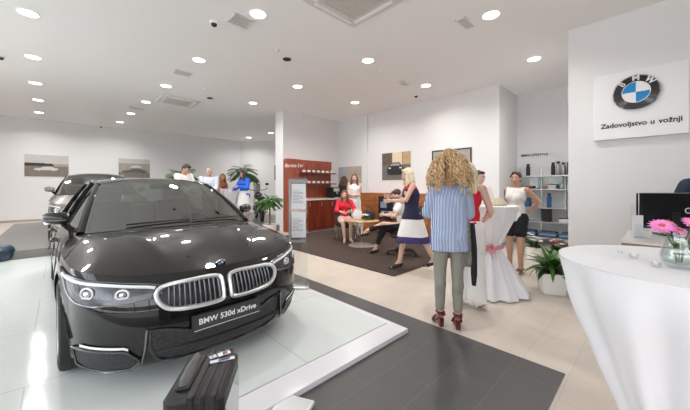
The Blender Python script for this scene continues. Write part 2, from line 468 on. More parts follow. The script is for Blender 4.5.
def dome(px, py, label, ring=False):
    c = C(px, py)
    r = thing('ceiling_speaker' if ring else 'ceiling_camera', label, 'speaker' if ring else 'security camera', c)
    m = MB()
    if ring:
        m.lathe([(.075, -.001), (.078, -.012), (.05, -.016), (.045, -.006), (.02, -.004), (.018, -.02), (.001, -.02)], seg=28); m.build('housing', BLACK, r)
    else:
        m.lathe([(.062, -.001), (.062, -.02), (.05, -.03), (.02, -.032)], seg=24); m.build('base', WHITE, r)
        m = MB(); m.ell((0, 0, -.035), .045, .045, .038); m.build('lens_dome', GLOSSBLACK, r)
dome(214, 22, 'black security camera dome near the square vent')
dome(287, 59, 'black round ceiling spot ring above the info stand', True)
dome(210, 98, 'black round ceiling spot ring by the distant air unit', True)
dome(101, 126, 'small dark camera dome near the far end of the hall')
dome(416, 95, 'dark camera dome near the lounge wall')
dome(0.6, 56, 'dark camera dome cut by the left edge of the photo')
def puck(px, py, label, r0=.05):
    m = MB(); m.lathe([(r0 * .9, -.001), (r0, -.015), (r0 * .7, -.03), (.001, -.03)], seg=20)
    tag(m.build('smoke_detector', WHITE, loc=C(px, py)), label, 'smoke detector')
puck(277, 50, 'white smoke detector near the black ceiling ring')
puck(205, 89, 'white detector beside the downlight row above the sedan')
puck(382, 71, 'flat white round detector above the lounge')
puck(512, 100, 'small white motion detector on the recess ceiling', .06)
# ---------------------------------------------------------------- cars
PLAN = [(0, 0), (.2, .008), (.38, .035), (.55, .078), (.69, .150), (.80, .255), (.868, .40), (.905, .60), (.925, .83), (.928, 1.1), (.925, 1.5), (.922, 2.0), (.922, 2.6), (.928, 3.2), (.934, 3.8), (.92, 4.15), (.885, 4.5), (.82, 4.74), (.66, 4.87), (.4, 4.93), (0, 4.945)]
def _contour():
    pts = []
    n = len(PLAN)
    g = lambda i: (-PLAN[1][0], PLAN[1][1]) if i < 0 else ((-PLAN[n - 2][0], PLAN[n - 2][1]) if i >= n else PLAN[i])
    for i in range(n - 1):
        p0, p1, p2, p3 = g(i - 1), g(i), g(i + 1), g(i + 2)
        for k in range(10):
            t = k / 10
            pts.append(tuple(.5 * ((2 * p1[a]) + (-p0[a] + p2[a]) * t + (2 * p0[a] - 5 * p1[a] + 4 * p2[a] - p3[a]) * t * t + (-p0[a] + 3 * p1[a] - 3 * p2[a] + p3[a]) * t ** 3) for a in (0, 1)))
    pts.append(PLAN[-1])
    s = [0]
    for a, b in zip(pts, pts[1:]): s.append(s[-1] + math.hypot(b[0] - a[0], b[1] - a[1]))
    return pts, s
CP, CS = _contour(); SMAX = CS[-1]
def con(s):
    import bisect
    s = max(0, min(SMAX, s)); i = min(max(bisect.bisect_right(CS, s) - 1, 0), len(CP) - 2)
    t = (s - CS[i]) / max(CS[i + 1] - CS[i], 1e-9)
    return (CP[i][0] + (CP[i + 1][0] - CP[i][0]) * t, CP[i][1] + (CP[i + 1][1] - CP[i][1]) * t)
FI = [(.12, .11), (.16, .05), (.20, .025), (.27, .014), (.36, .010), (.45, .0), (.54, .004), (.62, .028), (.69, .065), (.74, .11), (.80, .18)]
RI = [(.16, .12), (.25, .02), (.5, .0), (.7, .02), (.9, .05), (1.05, .09)]
SI = [(.14, .10), (.18, .05), (.22, .03), (.35, .012), (.5, .0), (.62, .0), (.72, .012), (.76, .010), (.82, .02), (.88, .032), (.95, .055), (1.05, .09)]
ZT = [(0, .735), (.05, .745), (.15, .765), (.3, .79), (.6, .83), (.85, .858), (1.3, .905), (2, .945), (3, .965), (4, 1.0), (4.6, 1.03), (4.95, 1.02)]
def hull(s, z, off=0.0):
    sg = -1 if s < 0 else 1; a = abs(s)
    x, y = con(a); x0, y0 = con(a - .04); x1, y1 = con(a + .04)
    tx, ty = x1 - x0, y1 - y0
    if a < .04: tx, ty = 1, 0 + (y1 - 0) * 0.3
    if a > SMAX - .04: tx, ty = -1, 0
    l = math.hypot(tx, ty); nx, ny = ty / l, -tx / l       # outward
    w = ny * ny
    fr = sinterp(FI if y < 2 else RI, z)
    ins = w * fr + (1 - w) * sinterp(SI, z)
    d = off - ins
    return V((sg * (x + nx * d), y + ny * d, z))
def s_of_y(yy):
    for p, s in zip(CP, CS):
        if p[1] >= yy: return s
def patch(mb, s0, s1, lo, hi, off, ns=20, nz=6, sgn=1, bulge=0.0):
    rows = []
    for j in range(nz + 1):
        row = []
        for i in range(ns + 1):
            s = s0 + (s1 - s0) * i / ns
            z = lo(s) + (hi(s) - lo(s)) * j / nz
            e = min(i, ns - i, 2) / 2 * min(j, nz - j, 2) / 2
            row.append(hull(sgn * s, z, off + bulge * e))
        rows.append(row)
    mb.grid(rows)
def arch(mb, wheel_y, wheel_z=.335, R=.372):
    """open the wheel arches in a hull grid"""
    inside = []
    for i, p in enumerate(mb.v):
        dy, dz = p[1] - wheel_y, p[2] - wheel_z; r = math.hypot(dy, dz)
        if r < R and abs(p[0]) > .6:
            inside.append(i); k = R / max(r, 1e-4); mb.v[i] = (p[0], wheel_y + dy * k, max(wheel_z + dz * k, .12))
    S = set(inside)
    keep = [k for k, f in enumerate(mb.f) if not all(q in S for q in f)]
    mb.f = [mb.f[k] for k in keep]; mb.m = [mb.m[k] for k in keep]

BELT = [(1.22, .765, .945), (1.6, .79, .952), (2, .81, .962), (2.6, .82, .975), (3.2, .81, .988), (3.7, .79, 1.01), (4.05, .72, 1.045), (4.22, .64, 1.07)]
RAIL = [(1.98, .565, 1.385), (2.2, .575, 1.412), (2.6, .575, 1.425), (3.0, .57, 1.415), (3.4, .56, 1.375), (3.8, .56, 1.26), (4.22, .60, 1.085)]
belt = lambda y, o=0: V((sinterp([(a, b) for a, b, c in BELT], y) + o, y, sinterp([(a, c) for a, b, c in BELT], y)))
rail = lambda y, o=0: V((sinterp([(a, b) for a, b, c in RAIL], y) + o, y, sinterp([(a, c) for a, b, c in RAIL], y)))
COWLY, COWLZ = 1.10, .965
def cowl(u):   # u 0..1 centre to side
    return V((.765 * u, COWLY + .12 * u ** 2.2, COWLZ - .02 * u * u))

def wheel(parent, x, y, sg, rim_mat, steer=0.0):
    w_ = bpy.data.objects.new('wheel', None); COL.objects.link(w_); w_.parent = parent; w_.location = (x, y, .335); w_.rotation_euler = (0, 0, steer)
    # tyre: profile about the X axis
    prof = [(-.115, .245), (-.12, .29), (-.112, .318), (-.09, .332), (0, .335), (.09, .332), (.112, .318), (.12, .29), (.115, .245)]
    seg = 48; rings = []
    for k in range(seg):
        a = 2 * PI * k / seg; rings.append([(px, r * math.cos(a), r * math.sin(a)) for px, r in prof])
    rings.append(rings[0]); m = MB(); m.loft(rings, closed=False)
    for gx in (-.06, -.02, .02, .06):
        ring = [(gx, .3352 * math.cos(2 * PI * k / 40), .3352 * math.sin(2 * PI * k / 40)) for k in range(40)]
        m.tube(ring, .003, 4, True)
    m.build('tyre', RUBBER, w_)
    m = MB(); o = sg
    rings = []
    for k in range(seg + 1):
        a = 2 * PI * k / seg; rings.append([(px * o, r * math.cos(a), r * math.sin(a)) for px, r in ((.115, .246), (.10, .225), (-.09, .22), (-.09, .20), (.07, .2), (.104, .236), (.118, .25))])
    m.loft(rings, closed=False)
    for k in range(10):
        a = 2 * PI * k / 10
        for da in (-.09, .09):
            p0 = V((.085 * o, .05 * math.cos(a), .05 * math.sin(a))); p1 = V((.10 * o, .235 * math.cos(a + da), .235 * math.sin(a + da)))
            m.tube([p0, p0.lerp(p1, .5) + V((.01 * o, 0, 0)), p1], [.014, .012, .011], 6)
    m.cyl((.06 * o, 0, 0), (.10 * o, 0, 0), .055, .045, 20)
    m.build('rim', rim_mat, w_)
    m = MB(); m.cyl((.0, 0, 0), (.03 * o, 0, 0), .16, .16, 32); m.build('brake_disc', STEEL, w_)

def make_car(label, loc, paint, detail=True, rz=0.0, group=None, hz=1.0, rim=STEEL, plate_text=None):
    car = thing('car', label, 'car', loc, rz)
    car.scale = (1, 1, hz)
    # --- hull (bumpers, fenders, doors)
    ss = [SMAX * i / 150 for i in range(151)]
    zl = [0, .04, .09, .14, .2, .27, .35, .43, .5, .57, .64, .71, .78, .85, .91, .96, 1.0]
    m = MB()
    for sg in (1, -1):
        rows = []
        for f in zl:
            rows.append([hull(sg * s, .14 + (interp(ZT, con(s)[1]) - .14) * f) for s in ss])
        m.grid(rows)
    for yw in (.83, 3.805): arch(m, yw)
    # shoulder between the hull edge and the belt line
    ys = [1.22 + (4.22 - 1.22) * i / 40 for i in range(41)]
    for sg in (1, -1):
        rows = []
        for k in range(5):
            t = k / 4; row = []
            for y in ys:
                a = hull(s_of_y(y), interp(ZT, y)); a.y = y; b = belt(y)
                p = a.lerp(b, t); p.z += .012 * math.sin(PI * t) ; p.x *= sg; row.append(p)
            rows.append(row)
        m.grid(rows)
    # boot lid surface
    s4 = s_of_y(4.22); rows = []
    for k in range(9):
        t = k / 8; row = []
        for i in range(25):
            s = s4 + (SMAX - s4) * i / 24; a = hull(s, interp(ZT, con(s)[1]))
            u = 1 - i / 24; b = V((.64 * u, 4.22 - .05 * (1 - u * u), 1.09 - .02 * u * u))
            p = a.lerp(b, t); p.z += .025 * math.sin(PI * t) * (1 - u * .5); row.append(p)
        rows.append(row)
    m.grid(rows); m.grid([[V((-p.x, p.y, p.z)) for p in r] for r in rows])
    m.build('body', paint, car, weld=True, angle=60)
    # underside and arch liners
    m = MB(); m.box(-.60, .22, .16, .60, .42, .2); m.box(-.62, .42, .15, .62, 4.6, .25)
    for yw in (.83, 3.805):
        for sg in (1, -1):
            rows = []
            for k in range(17):
                a = PI * k / 16; rows.append([(sg * x, yw + .372 * math.cos(a), max(.335 + .372 * math.sin(a), .15)) for x in (.60, .905)])
            m.grid(rows)
            m.grid([[(sg * .62, yw + .37 * math.cos(PI * k / 16) * q, .335 + .37 * math.sin(PI * k / 16) * q) for k in range(17)] for q in (.05, 1)])
    m.build('underbody', BLACK, car)
    # --- bonnet
    s13 = s_of_y(1.22); N = 56; rows = []; HV = 14
    sb = []
    for i in range(N + 1): sb.append(s13 * i / N)
    def bon(i, t):
        s = sb[i]; a = hull(s, interp(ZT, con(s)[1]));
        u = min(1, s / s13 * 1.05)
        u = 1 - (1 - u) ** 1.25
        b = cowl(min(u, 1))
        p = a.lerp(b, t)
        g = 1 - (1 - t) ** 2.3
        p.z = a.z + (b.z - a.z) * (.45 * t + .55 * g)
        # crown and the two power creases
        ax = abs(p.x)
        p.z += .028 * math.sin(PI * min(t * 1.0, 1)) * max(0, 1 - (ax / .8) ** 2)
        cx = .30 + .22 * t
        p.z += .012 * math.exp(-((ax - cx) / .05) ** 2) * math.sin(PI * min(1, t)) 
        return p
    m = MB()
    for sg in (1, -1):
        m.grid([[V((sg * bon(i, j / HV).x, bon(i, j / HV).y, bon(i, j / HV).z)) for i in range(N + 1)] for j in range(HV + 1)])
    m.build('bonnet', paint, car, weld=True, angle=75)
    # bonnet shut lines
    for sg in (1, -1):
        m = MB(); pts = []
        i0 = int(N * .62)
        for j in range(HV + 1):
            i = int(N * (.70 + .14 * j / HV)); p = bon(min(i, N), j / HV); pts.append((sg * p.x, p.y, p.z + .0005))
        m.tube(pts, .0035, 5)
        m.build('bonnet_gap', BLACK, car)
    # --- windscreen
    TX, TY, TZ = .60, 1.98, 1.385
    def ws(u, t, o=0):
        b = cowl(u * .985); tp = V((.565 * u, 1.93 + .06 * u ** 2, 1.452 - .065 * u ** 2.2))
        p = b.lerp(tp, t); p.z += .035 * math.sin(PI * t) + o * .7; p.y -= o * .7; return p
    rows = []
    for j in range(13):
        t = j / 12; rows.append([V((sg * ws(abs(u), t).x, ws(abs(u), t).y, ws(abs(u), t).z)) for u in [(-1 + i / 12) for i in range(25)] for sg in (1 if u >= 0 else -1,)])
    m = MB(); m.grid([[V((p.x, p.y, p.z)) for p in r] for r in rows]); m.build('windscreen', CARGLASS, car)
    # cowl panel + wipers
    m = MB(); 
    rows = [[V((cowl(abs(u)).x * (1 if u >= 0 else -1), cowl(abs(u)).y + dy, cowl(abs(u)).z + dz)) for u in [(-1 + i / 12) for i in range(25)]] for dy, dz in ((-.012, .003), (.05, -.006))]
    m.grid(rows); m.build('cowl_panel', BLACK, car)
    if detail:
        for sx in (-.45, .12):
            m = MB(); q = []
            for k in range(9):
                u = (sx + .55 * k / 8); p = ws(abs(u) / .8, .045 + .02 * k / 8, .012); q.append((u, p.y, p.z + .008))
            m.tube(q, .008, 6); m.build('wiper', BLACK, car)
    # --- roof
    ys = [1.98 + (3.42 - 1.98) * i / 24 for i in range(25)]
    rf = [(1.93, 1.452), (2.2, 1.47), (2.6, 1.478), (3.0, 1.462), (3.36, 1.415)]
    def roofp(y, u):
        r = rail(y); f = (y - 1.98) / 1.44
        zc_ = sinterp(rf, y - .05 * (1 - u * u) * (1 - f)); yy = y - .05 * (1 - abs(u) ** 2) * (1 - f) - .05 * (1 - u * u) * f
        return V((r.x * u, yy, zc_ + (r.z - zc_) * abs(u) ** 2.4))
    m = MB(); m.grid([[roofp(y, -1 + i / 10) for i in range(21)] for y in ys]); m.build('roof', paint, car, angle=70)
    # rear window
    m = MB(); rows = []
    for j in range(9):
        t = j / 8; row = []
        for i in range(21):
            u = -1 + i / 10; a = roofp(3.42, u); b = V((.60 * u, 4.17 + .05 * u * u, 1.09 - .02 * u * u)); p = a.lerp(b, t); p.z += .03 * math.sin(PI * t); row.append(p)
        rows.append(row)
    m.grid(rows); m.build('rear_window', CARGLASS, car)
    # A pillar, rail, C pillar per side; side glass
    for sg in (1, -1):
        m = MB(); pts = []
        for k in range(7):
            t = k / 6; p = ws(1, t); pts.append(V((sg * (p.x + .012), p.y + .01, p.z - .005)))
        m.tube(pts, [.034, .032, .03, .028, .027, .027, .027], 8)
        pts = [V((sg * (rail(y).x + .004), y, rail(y).z - .006)) for y in ys]; m.tube(pts, .024, 8)
        m.build('roof_pillar', paint, car)
        m = MB(); pts = [V((sg * (roofp(3.42, 1).x), 3.42, roofp(3.42, 1).z)), V((sg * .61, 3.85, 1.24)), V((sg * .64, 4.22, 1.07))]
        rows = []
        for k in range(8):
            t = k / 7
            a = rail(3.36 + .86 * t); b = belt(3.36 + .86 * t)
            rows.append([V((sg * (a.x + (b.x - a.x) * q), a.y + .02, a.z + (b.z - a.z) * q)) for q in (0, .33, .66, 1)])
        m.grid(rows); m.build('rear_pillar', paint, car)
        m = MB(); rows = []
        yg = [1.3 + (3.5 - 1.3) * k / 24 for k in range(25)]
        for y in yg:
            b = belt(y)
            if y < 1.98:
                t = (y - 1.22) / .76; a = ws(1, max(t, .02)); a = V((a.x + .02, y, a.z))
            else: a = rail(y)
            rows.append([V((sg * (b.x + (a.x - b.x) * q + .012 * math.sin(PI * q)), y, b.z + (a.z - b.z) * q)) for q in (0, .25, .5, .75, 1)])
        m.grid(rows); m.build('side_window', CARGLASS, car)
        for yb in (2.28, 3.22):
            m = MB(); b = belt(yb); a = rail(yb)
            m.tube([(sg * (b.x + .006), yb, b.z), (sg * ((b.x + a.x) / 2 + .02), yb + .01, (a.z + b.z) / 2), (sg * (a.x + .008), yb + .03, a.z - .01)], [.035, .032, .028], 6, flat=.35)
            m.build('door_pillar', GLOSSBLACK, car)
        m = MB(); m.tube([(sg * (belt(y).x + .006), y, belt(y).z + .004) for y in yg], .009, 6)
        m.build('window_trim', DCHROME, car)
        # doors: gaps and handles
        for yd in (1.38, 2.36, 3.38):
            m = MB(); m.tube([hull(sg * s_of_y(yd), z, .0005) for z in (.24, .4, .6, .8, .9)], .0035, 5)
            m.build('door_gap', BLACK, car)
        for yd in (2.12, 3.16):
            m = MB(); p = hull(sg * s_of_y(yd), .80, .03); p0 = hull(sg * s_of_y(yd - .11), .80, .0); p1 = hull(sg * s_of_y(yd + .11), .80, .0)
            m.tube([p0, hull(sg * s_of_y(yd - .09), .8, .03), p, hull(sg * s_of_y(yd + .09), .8, .03), p1], .012, 7); m.build('door_handle', paint, car)
        # mirror
        mr = bpy.data.objects.new('side_mirror', None); COL.objects.link(mr); mr.parent = car
        m = MB(); m.tube([(sg * .80, 1.52, .95), (sg * .87, 1.50, 1.02)], [.03, .024], 8, flat=.6); m.build('mirror_arm', GLOSSBLACK, mr)
        rings = []
        for k in range(11):
            t = k / 10; xx = .825 + .175 * t; r = math.sin(PI * (.12 + .80 * t)) ** .45
            cz = 1.065 + .006 * t; cy = 1.49 + .07 * t * t
            rings.append([(sg * xx, cy + .062 * r * math.cos(a) * (1 if math.cos(a) < 0 else .55), cz + .064 * r * math.sin(a) * (1 if math.sin(a) > 0 else .85)) for a in [2 * PI * q / 18 for q in range(18)]])
        m = MB(); m.loft(rings, True, True); m.build('mirror_housing', paint, mr)
        m = MB(); m.rbox(-.075, -.003, -.045, .075, .003, .045, .003)
        o = m.build('mirror_glass', CHROME, mr); o.location = (sg * .915, 1.535, 1.065)
        # indicator strip
        m = MB(); m.tube([(sg * .85, 1.434, 1.055), (sg * .91, 1.44, 1.055), (sg * .975, 1.475, 1.058)], .006, 6); m.build('indicator_strip', DCHROME, mr)
        for yw in (.83, 3.805): wheel(car, sg * .80, yw, sg, rim)
        # --- headlight
        hl = bpy.data.objects.new('headlight', None); COL.objects.link(hl); hl.parent = car
        hi = lambda s: interp([(.43, .678), (.50, .697), (.75, .730), (1.0, .757), (1.25, .782), (1.34, .788)], s)
        lo = lambda s: interp([(.43, .632), (.50, .612), (.62, .596), (.84, .592), (.97, .612), (1.10, .662), (1.25, .742), (1.34, .780)], s)
        m = MB(); patch(m, .43, 1.34, lo, hi, .003, 30, 6, sg); m.build('headlight_housing', LAMPIN, hl)
        m = MB()
        for sc_, zc_, r in ((.66, .652, .031), (.88, .668, .036)):
            c = hull(sg * sc_, zc_, .006); tx = (hull(sg * (sc_ + .02), zc_, .006) - c).normalized(); tz = V((0, 0, 1))
            m.tube([c + tx * r * 1.15 * math.cos(a) + tz * r * max(math.sin(a), -.75) for a in [2 * PI * q / 20 for q in range(20)]], .007, 6, True)
        pl = [hull(sg * s, hi(s) - .018, .007) for s in [.47 + .75 * q / 16 for q in range(17)]]; m.tube(pl, .011, 6)
        m.build('light_ring', LED, hl)
        for sc_, zc_, r in ((.66, .652, .020), (.88, .668, .023)):
            m = MB(); m.ell(hull(sg * sc_, zc_, .002), r, r, r); m.build('projector_lens', CHROME, hl)
        m = MB(); loop = [hull(sg * s, hi(s), .006) for s in [.43 + .91 * q / 24 for q in range(25)]] + [hull(sg * s, lo(s), .006) for s in [1.34 - .91 * q / 24 for q in range(25)]]
        m.tube(loop, .0045, 6, True); m.build('headlight_rim', DCHROME, hl)
        m = MB(); patch(m, .43, 1.34, lo, hi, .010, 30, 6, sg, bulge=.006); m.build('headlight_lens', LAMPGLASS, hl)
        # --- kidney grille half
        kg = bpy.data.objects.new('kidney_grille', None); COL.objects.link(kg); kg.parent = car
        K = [(.030, .52), (.028, .60), (.032, .672), (.055, .700), (.13, .709), (.22, .707), (.31, .704), (.385, .698), (.440, .680), (.462, .642), (.455, .595), (.428, .548), (.385, .512), (.32, .494), (.23, .486), (.14, .484), (.07, .487), (.040, .498)]
        
        K = [(x_, .597 + (z_ - .597) * .80) for x_, z_ in K]
        # smooth the outline
        KK = []
        n = len(K)
        for i in range(n):
            p0, p1, p2, p3 = K[i - 1], K[i], K[(i + 1) % n], K[(i + 2) % n]
            for k in range(4):
                t = k / 4
                KK.append(tuple(.5 * ((2 * p1[a]) + (-p0[a] + p2[a]) * t + (2 * p0[a] - 5 * p1[a] + 4 * p2[a] - p3[a]) * t * t + (-p0[a] + 3 * p1[a] - 3 * p2[a] + p3[a]) * t ** 3) for a in (0, 1)))
        m = MB(); m.tube([hull(sg * x_, z_, .010) for x_, z_ in KK], .0165, 8, True); m.build('grille_frame', mat('satin chrome', (.85, .86, .88), .28, .85), kg)
        def krange(xx):
            zs = []
            for i in range(len(KK)):
                a, b = KK[i], KK[(i + 1) % len(KK)]
                if (a[0] - xx) * (b[0] - xx) <= 0 and a[0] != b[0]: zs.append(a[1] + (b[1] - a[1]) * (xx - a[0]) / (b[0] - a[0]))
            return min(zs), max(zs)
        m = MB(); rows = []
        xs = [.031 + (.445 - .031) * q / 24 for q in range(25)]
        m.grid([[hull(sg * xx, krange(xx)[0] + (krange(xx)[1] - krange(xx)[0]) * j / 5, .004) for xx in xs] for j in range(6)])
        m.build('grille_back', BLACK, kg)
        for q in range(11):
            xx = .058 + .033 * q; a, b = krange(xx)
            m = MB(); m.tube([hull(sg * xx, a + (b - a) * j / 4, .010) for j in range(5)], .0065, 5); m.build('grille_slat', SLAT, kg)
        # --- side intake with trim
        if detail:
            si = bpy.data.objects.new('side_intake', None); COL.objects.link(si); si.parent = car
            ilo = lambda s: interp([(.56, .20), (.62, .145), (.92, .150), (1.01, .20)], s); ihi = lambda s: interp([(.56, .215), (.63, .285), (.90, .312), (1.01, .315)], s)
            m = MB(); patch(m, .56, 1.01, ilo, ihi, .004, 18, 5, sg); m.build('intake_mesh', HONEY, si)
            m = MB(); loop = [hull(sg * s, ihi(s) + .004, .008) for s in [.56 + .45 * q / 16 for q in range(17)]] + [hull(sg * s, ilo(s), .008) for s in [1.01 - .45 * q / 16 for q in range(17)]]
            m.tube(loop, .011, 6, True); m.build('intake_trim', GLOSSBLACK, si)
            m = MB(); patch(m, .62, .93, lambda s: ihi(s) + .018, lambda s: ihi(s) + .034, .009, 12, 2, sg); m.build('fog_lamp', LED, si)
            m = MB(); m.tube([hull(sg * s, z, .010) for s, z in ((.515, .42), (.525, .30), (.545, .20), (.62, .130), (.80, .122), (1.02, .130), (1.12, .16))], .010, 6); m.build('bumper_blade', DCHROME, si)
    # --- lower centre intake
    lz = lambda s: interp([(0, .150), (.36, .155), (.46, .20), (.50, .28)], s); hz_ = lambda s: interp([(0, .345), (.28, .35), (.38, .385), (.50, .405)], s)
    ci = bpy.data.objects.new('lower_intake', None); COL.objects.link(ci); ci.parent = car
    m = MB(); patch(m, -.50, .50, lambda s: lz(abs(s)), lambda s: hz_(abs(s)), .004, 24, 6, 1); m.build('intake_mesh', HONEY, ci)
    m = MB(); loop = [hull(s, hz_(abs(s)), .008) for s in [-.5 + q / 24 for q in range(25)]] + [hull(s, lz(abs(s)), .008) for s in [.5 - q / 24 for q in range(25)]]
    m.tube(loop, .010, 6, True); m.build('intake_trim', GLOSSBLACK, ci)
    m = MB(); m.tube([hull(s, .245, .010) for s in [-.48 + .96 * q / 16 for q in range(17)]], .007, 5); m.build('intake_bar', BLACK, ci)
    # --- plate
    pl = bpy.data.objects.new('number_plate', None); COL.objects.link(pl); pl.parent = car; pl.location = (0, -.024, .392)
    m = MB(); m.rbox(-.262, -.008, -.062, .262, .008, .062, .006); m.build('plate_frame', BLACK, pl)
    m = MB(); m.box(-.255, -.0105, -.040, .255, -.0078, .058); m.build('plate_panel', mat('plate dark face', (.045, .043, .045), .5), pl, smooth=False)
    MT = Matrix.Translation((0, -.012, .008)) @ Matrix.Rotation(PI / 2, 4, 'X')
    if plate_text:
        text_obj('plate_text', plate_text, .056, mat('plate lettering', (.85, .85, .85), .5), pl, MT, .0008, .0012, spacing=1.02)
        m = MB(); m.box(-.25, -.0112, -.050, .25, -.0095, -.046); m.build('plate_line', mat('plate lettering', (.85, .85, .85), .5), pl, smooth=False)
    # --- roundel on the bonnet tip
    bd = roundel(car, .041, 'bonnet_badge')
    p = hull(0, .735, 0); bd.location = (0, p.y + .022, .752); bd.rotation_euler = (math.radians(32), 0, 0)
    # --- cabin
    m = MB(); m.rbox(-.72, 1.22, .62, .72, 1.62, .925, .05); m.rbox(-.70, 1.3, .2, .70, 4.1, .50, .05); m.build('dashboard', CABIN, car)
    for sx in (-.37, .37):
        m = MB(); m.rbox(sx - .25, 2.15, .45, sx + .25, 2.68, .62, .05)
        m.M = Matrix.Translation((sx, 2.62, .6)) @ Matrix.Rotation(math.radians(-14), 4, 'X'); m.rbox(-.24, -.06, 0, .24, .08, .58, .05); m.rbox(-.13, -.05, .6, .13, .05, .80, .05)
        m.M = None; m.build('front_seat', SEATM, car)
    m = MB(); m.rbox(-.62, 3.1, .45, .62, 3.6, .6, .05); m.M = Matrix.Translation((0, 3.55, .55)) @ Matrix.Rotation(math.radians(-20), 4, 'X'); m.rbox(-.6, -.05, 0, .6, .08, .55, .05); m.build('rear_bench', SEATM, car)
    m = MB(); m.tube([(.37 + .185 * math.cos(a), 1.78 + .06 * math.sin(a), .86 + .175 * math.sin(a)) for a in [2 * PI * q / 24 for q in range(24)]], .014, 7, True); m.tube([(.37, 1.62, .83), (.37, 1.78, .86)], .03, 8); m.build('steering_wheel', BLACK, car)
    m = MB(); p = ws(0, .86); m.rbox(-.11, p.y + .05, p.z - .07, .11, p.y + .075, p.z - .012, .01); m.build('rear_view_mirror', BLACK, car)
    return car

def roundel(parent, r, name='badge'):
    """blue and white quartered disc with a black lettered ring, facing -Y"""
    e = bpy.data.objects.new(name, None); COL.objects.link(e)
    if parent is not None: e.parent = parent
    D = lambda prof: [[(q * math.cos(2 * PI * i / 48), z, q * math.sin(2 * PI * i / 48)) for i in range(48)] for q, z in prof]
    m = MB(); m.loft(D([(r, 0), (r, -r * .10), (r * .965, -r * .14), (r * .93, -r * .10)]), True, False); m.build('badge_rim', CHROME, e)
    m = MB(); m.loft(D([(r * .94, -r * .09), (r * .58, -r * .12)])); m.build('badge_ring', mat('badge black', (.012, .012, .014), .15, coat=.5), e)
    m = MB(); m.loft(D([(r * .60, -r * .10), (r * .60, -r * .135), (r * .565, -r * .135)])); m.build('badge_inner_rim', CHROME, e)
    B = mat('badge blue', (.01, .25, .62), .25); W = mat('badge white', (.85, .86, .88), .25)
    for q in range(4):
        m = MB(); a0 = q * PI / 2
        ring = [(r * .57 * math.cos(a0 + PI / 2 * k / 12), -r * .125, r * .57 * math.sin(a0 + PI / 2 * k / 12)) for k in range(13)]
        m.add([(0, -r * .13, 0)] + ring, [(0, k, k + 1) for k in range(1, 13)])
        m.build('badge_quadrant', B if q in (1, 3) else W, e, smooth=False)
    for ch, a in (('B', 47), ('M', 0), ('W', -47)):
        R = Matrix.Rotation(math.radians(a), 4, V((0, -1, 0))) if False else Matrix.Rotation(math.radians(-a), 4, 'Y')
        M = R @ Matrix.Translation((0, -r * .142, r * .775)) @ Matrix.Rotation(PI / 2, 4, 'X')
        text_obj('badge_letter', ch, r * .40, W, e, M, r * .008, r * .004 if ch == 'B' else r * .014)
    return e

CARGLASS = glass_mat('car window glass', (.48, .55, .51), .26, .02)
LAMPGLASS = glass_mat('headlight lens', (.95, .96, .98), .0)
LAMPIN = mat('headlight reflector', (.10, .10, .105), .2, .8)
LED = mat('led light guide', (.8, .82, .84), .2)
SLAT = mat('grille slat black chrome', (.10, .10, .11), .25, .8)
CABIN = mat('cabin trim', (.03, .03, .032), .6)
SEATM = mat('seat leather', (.07, .06, .055), .55)
def honey():
    m = bpy.data.materials.new('black mesh insert'); m.use_nodes = True; nt = m.node_tree; b = nt.nodes['Principled BSDF']
    tc = nt.nodes.new('ShaderNodeTexCoord'); v = nt.nodes.new('ShaderNodeTexVoronoi'); v.inputs['Scale'].default_value = 95; v.feature = 'DISTANCE_TO_EDGE'
    nt.links.new(tc.outputs['Object'], v.inputs['Vector'])
    cr = nt.nodes.new('ShaderNodeValToRGB'); cr.color_ramp.elements[0].position = .06; cr.color_ramp.elements[0].color = (.05, .05, .055, 1); cr.color_ramp.elements[1].position = .12; cr.color_ramp.elements[1].color = (.004, .004, .004, 1)
    nt.links.new(v.outputs['Distance'], cr.inputs[0]); nt.links.new(cr.outputs[0], b.inputs['Base Color']); b.inputs['Roughness'].default_value = .5
    return m
HONEY = honey()
PAINT1 = mat('black sapphire paint', (.008, .0072, .007), .3, 0.0, spec=.05, coat=1.0)
PAINT2 = mat('warm grey metallic paint', (.17, .155, .148), .35, .6, coat=1.0)
NOSE = FW * 2.28 + RT * -.90
make_car('large glossy black sedan with double kidney grille standing on the milky glass platform', (NOSE.x, NOSE.y, PZ), PAINT1, True, rz=math.radians(1.5), plate_text='BMW 530d xDrive', rim=mat('grey alloy', (.35, .35, .36), .3, .9))
q = FW * 6.5 + RT * -5.2
make_car('smaller looking grey car parked behind the black sedan on the raised grey floor', (q.x, 8.42, .2), PAINT2, False, hz=1.07)
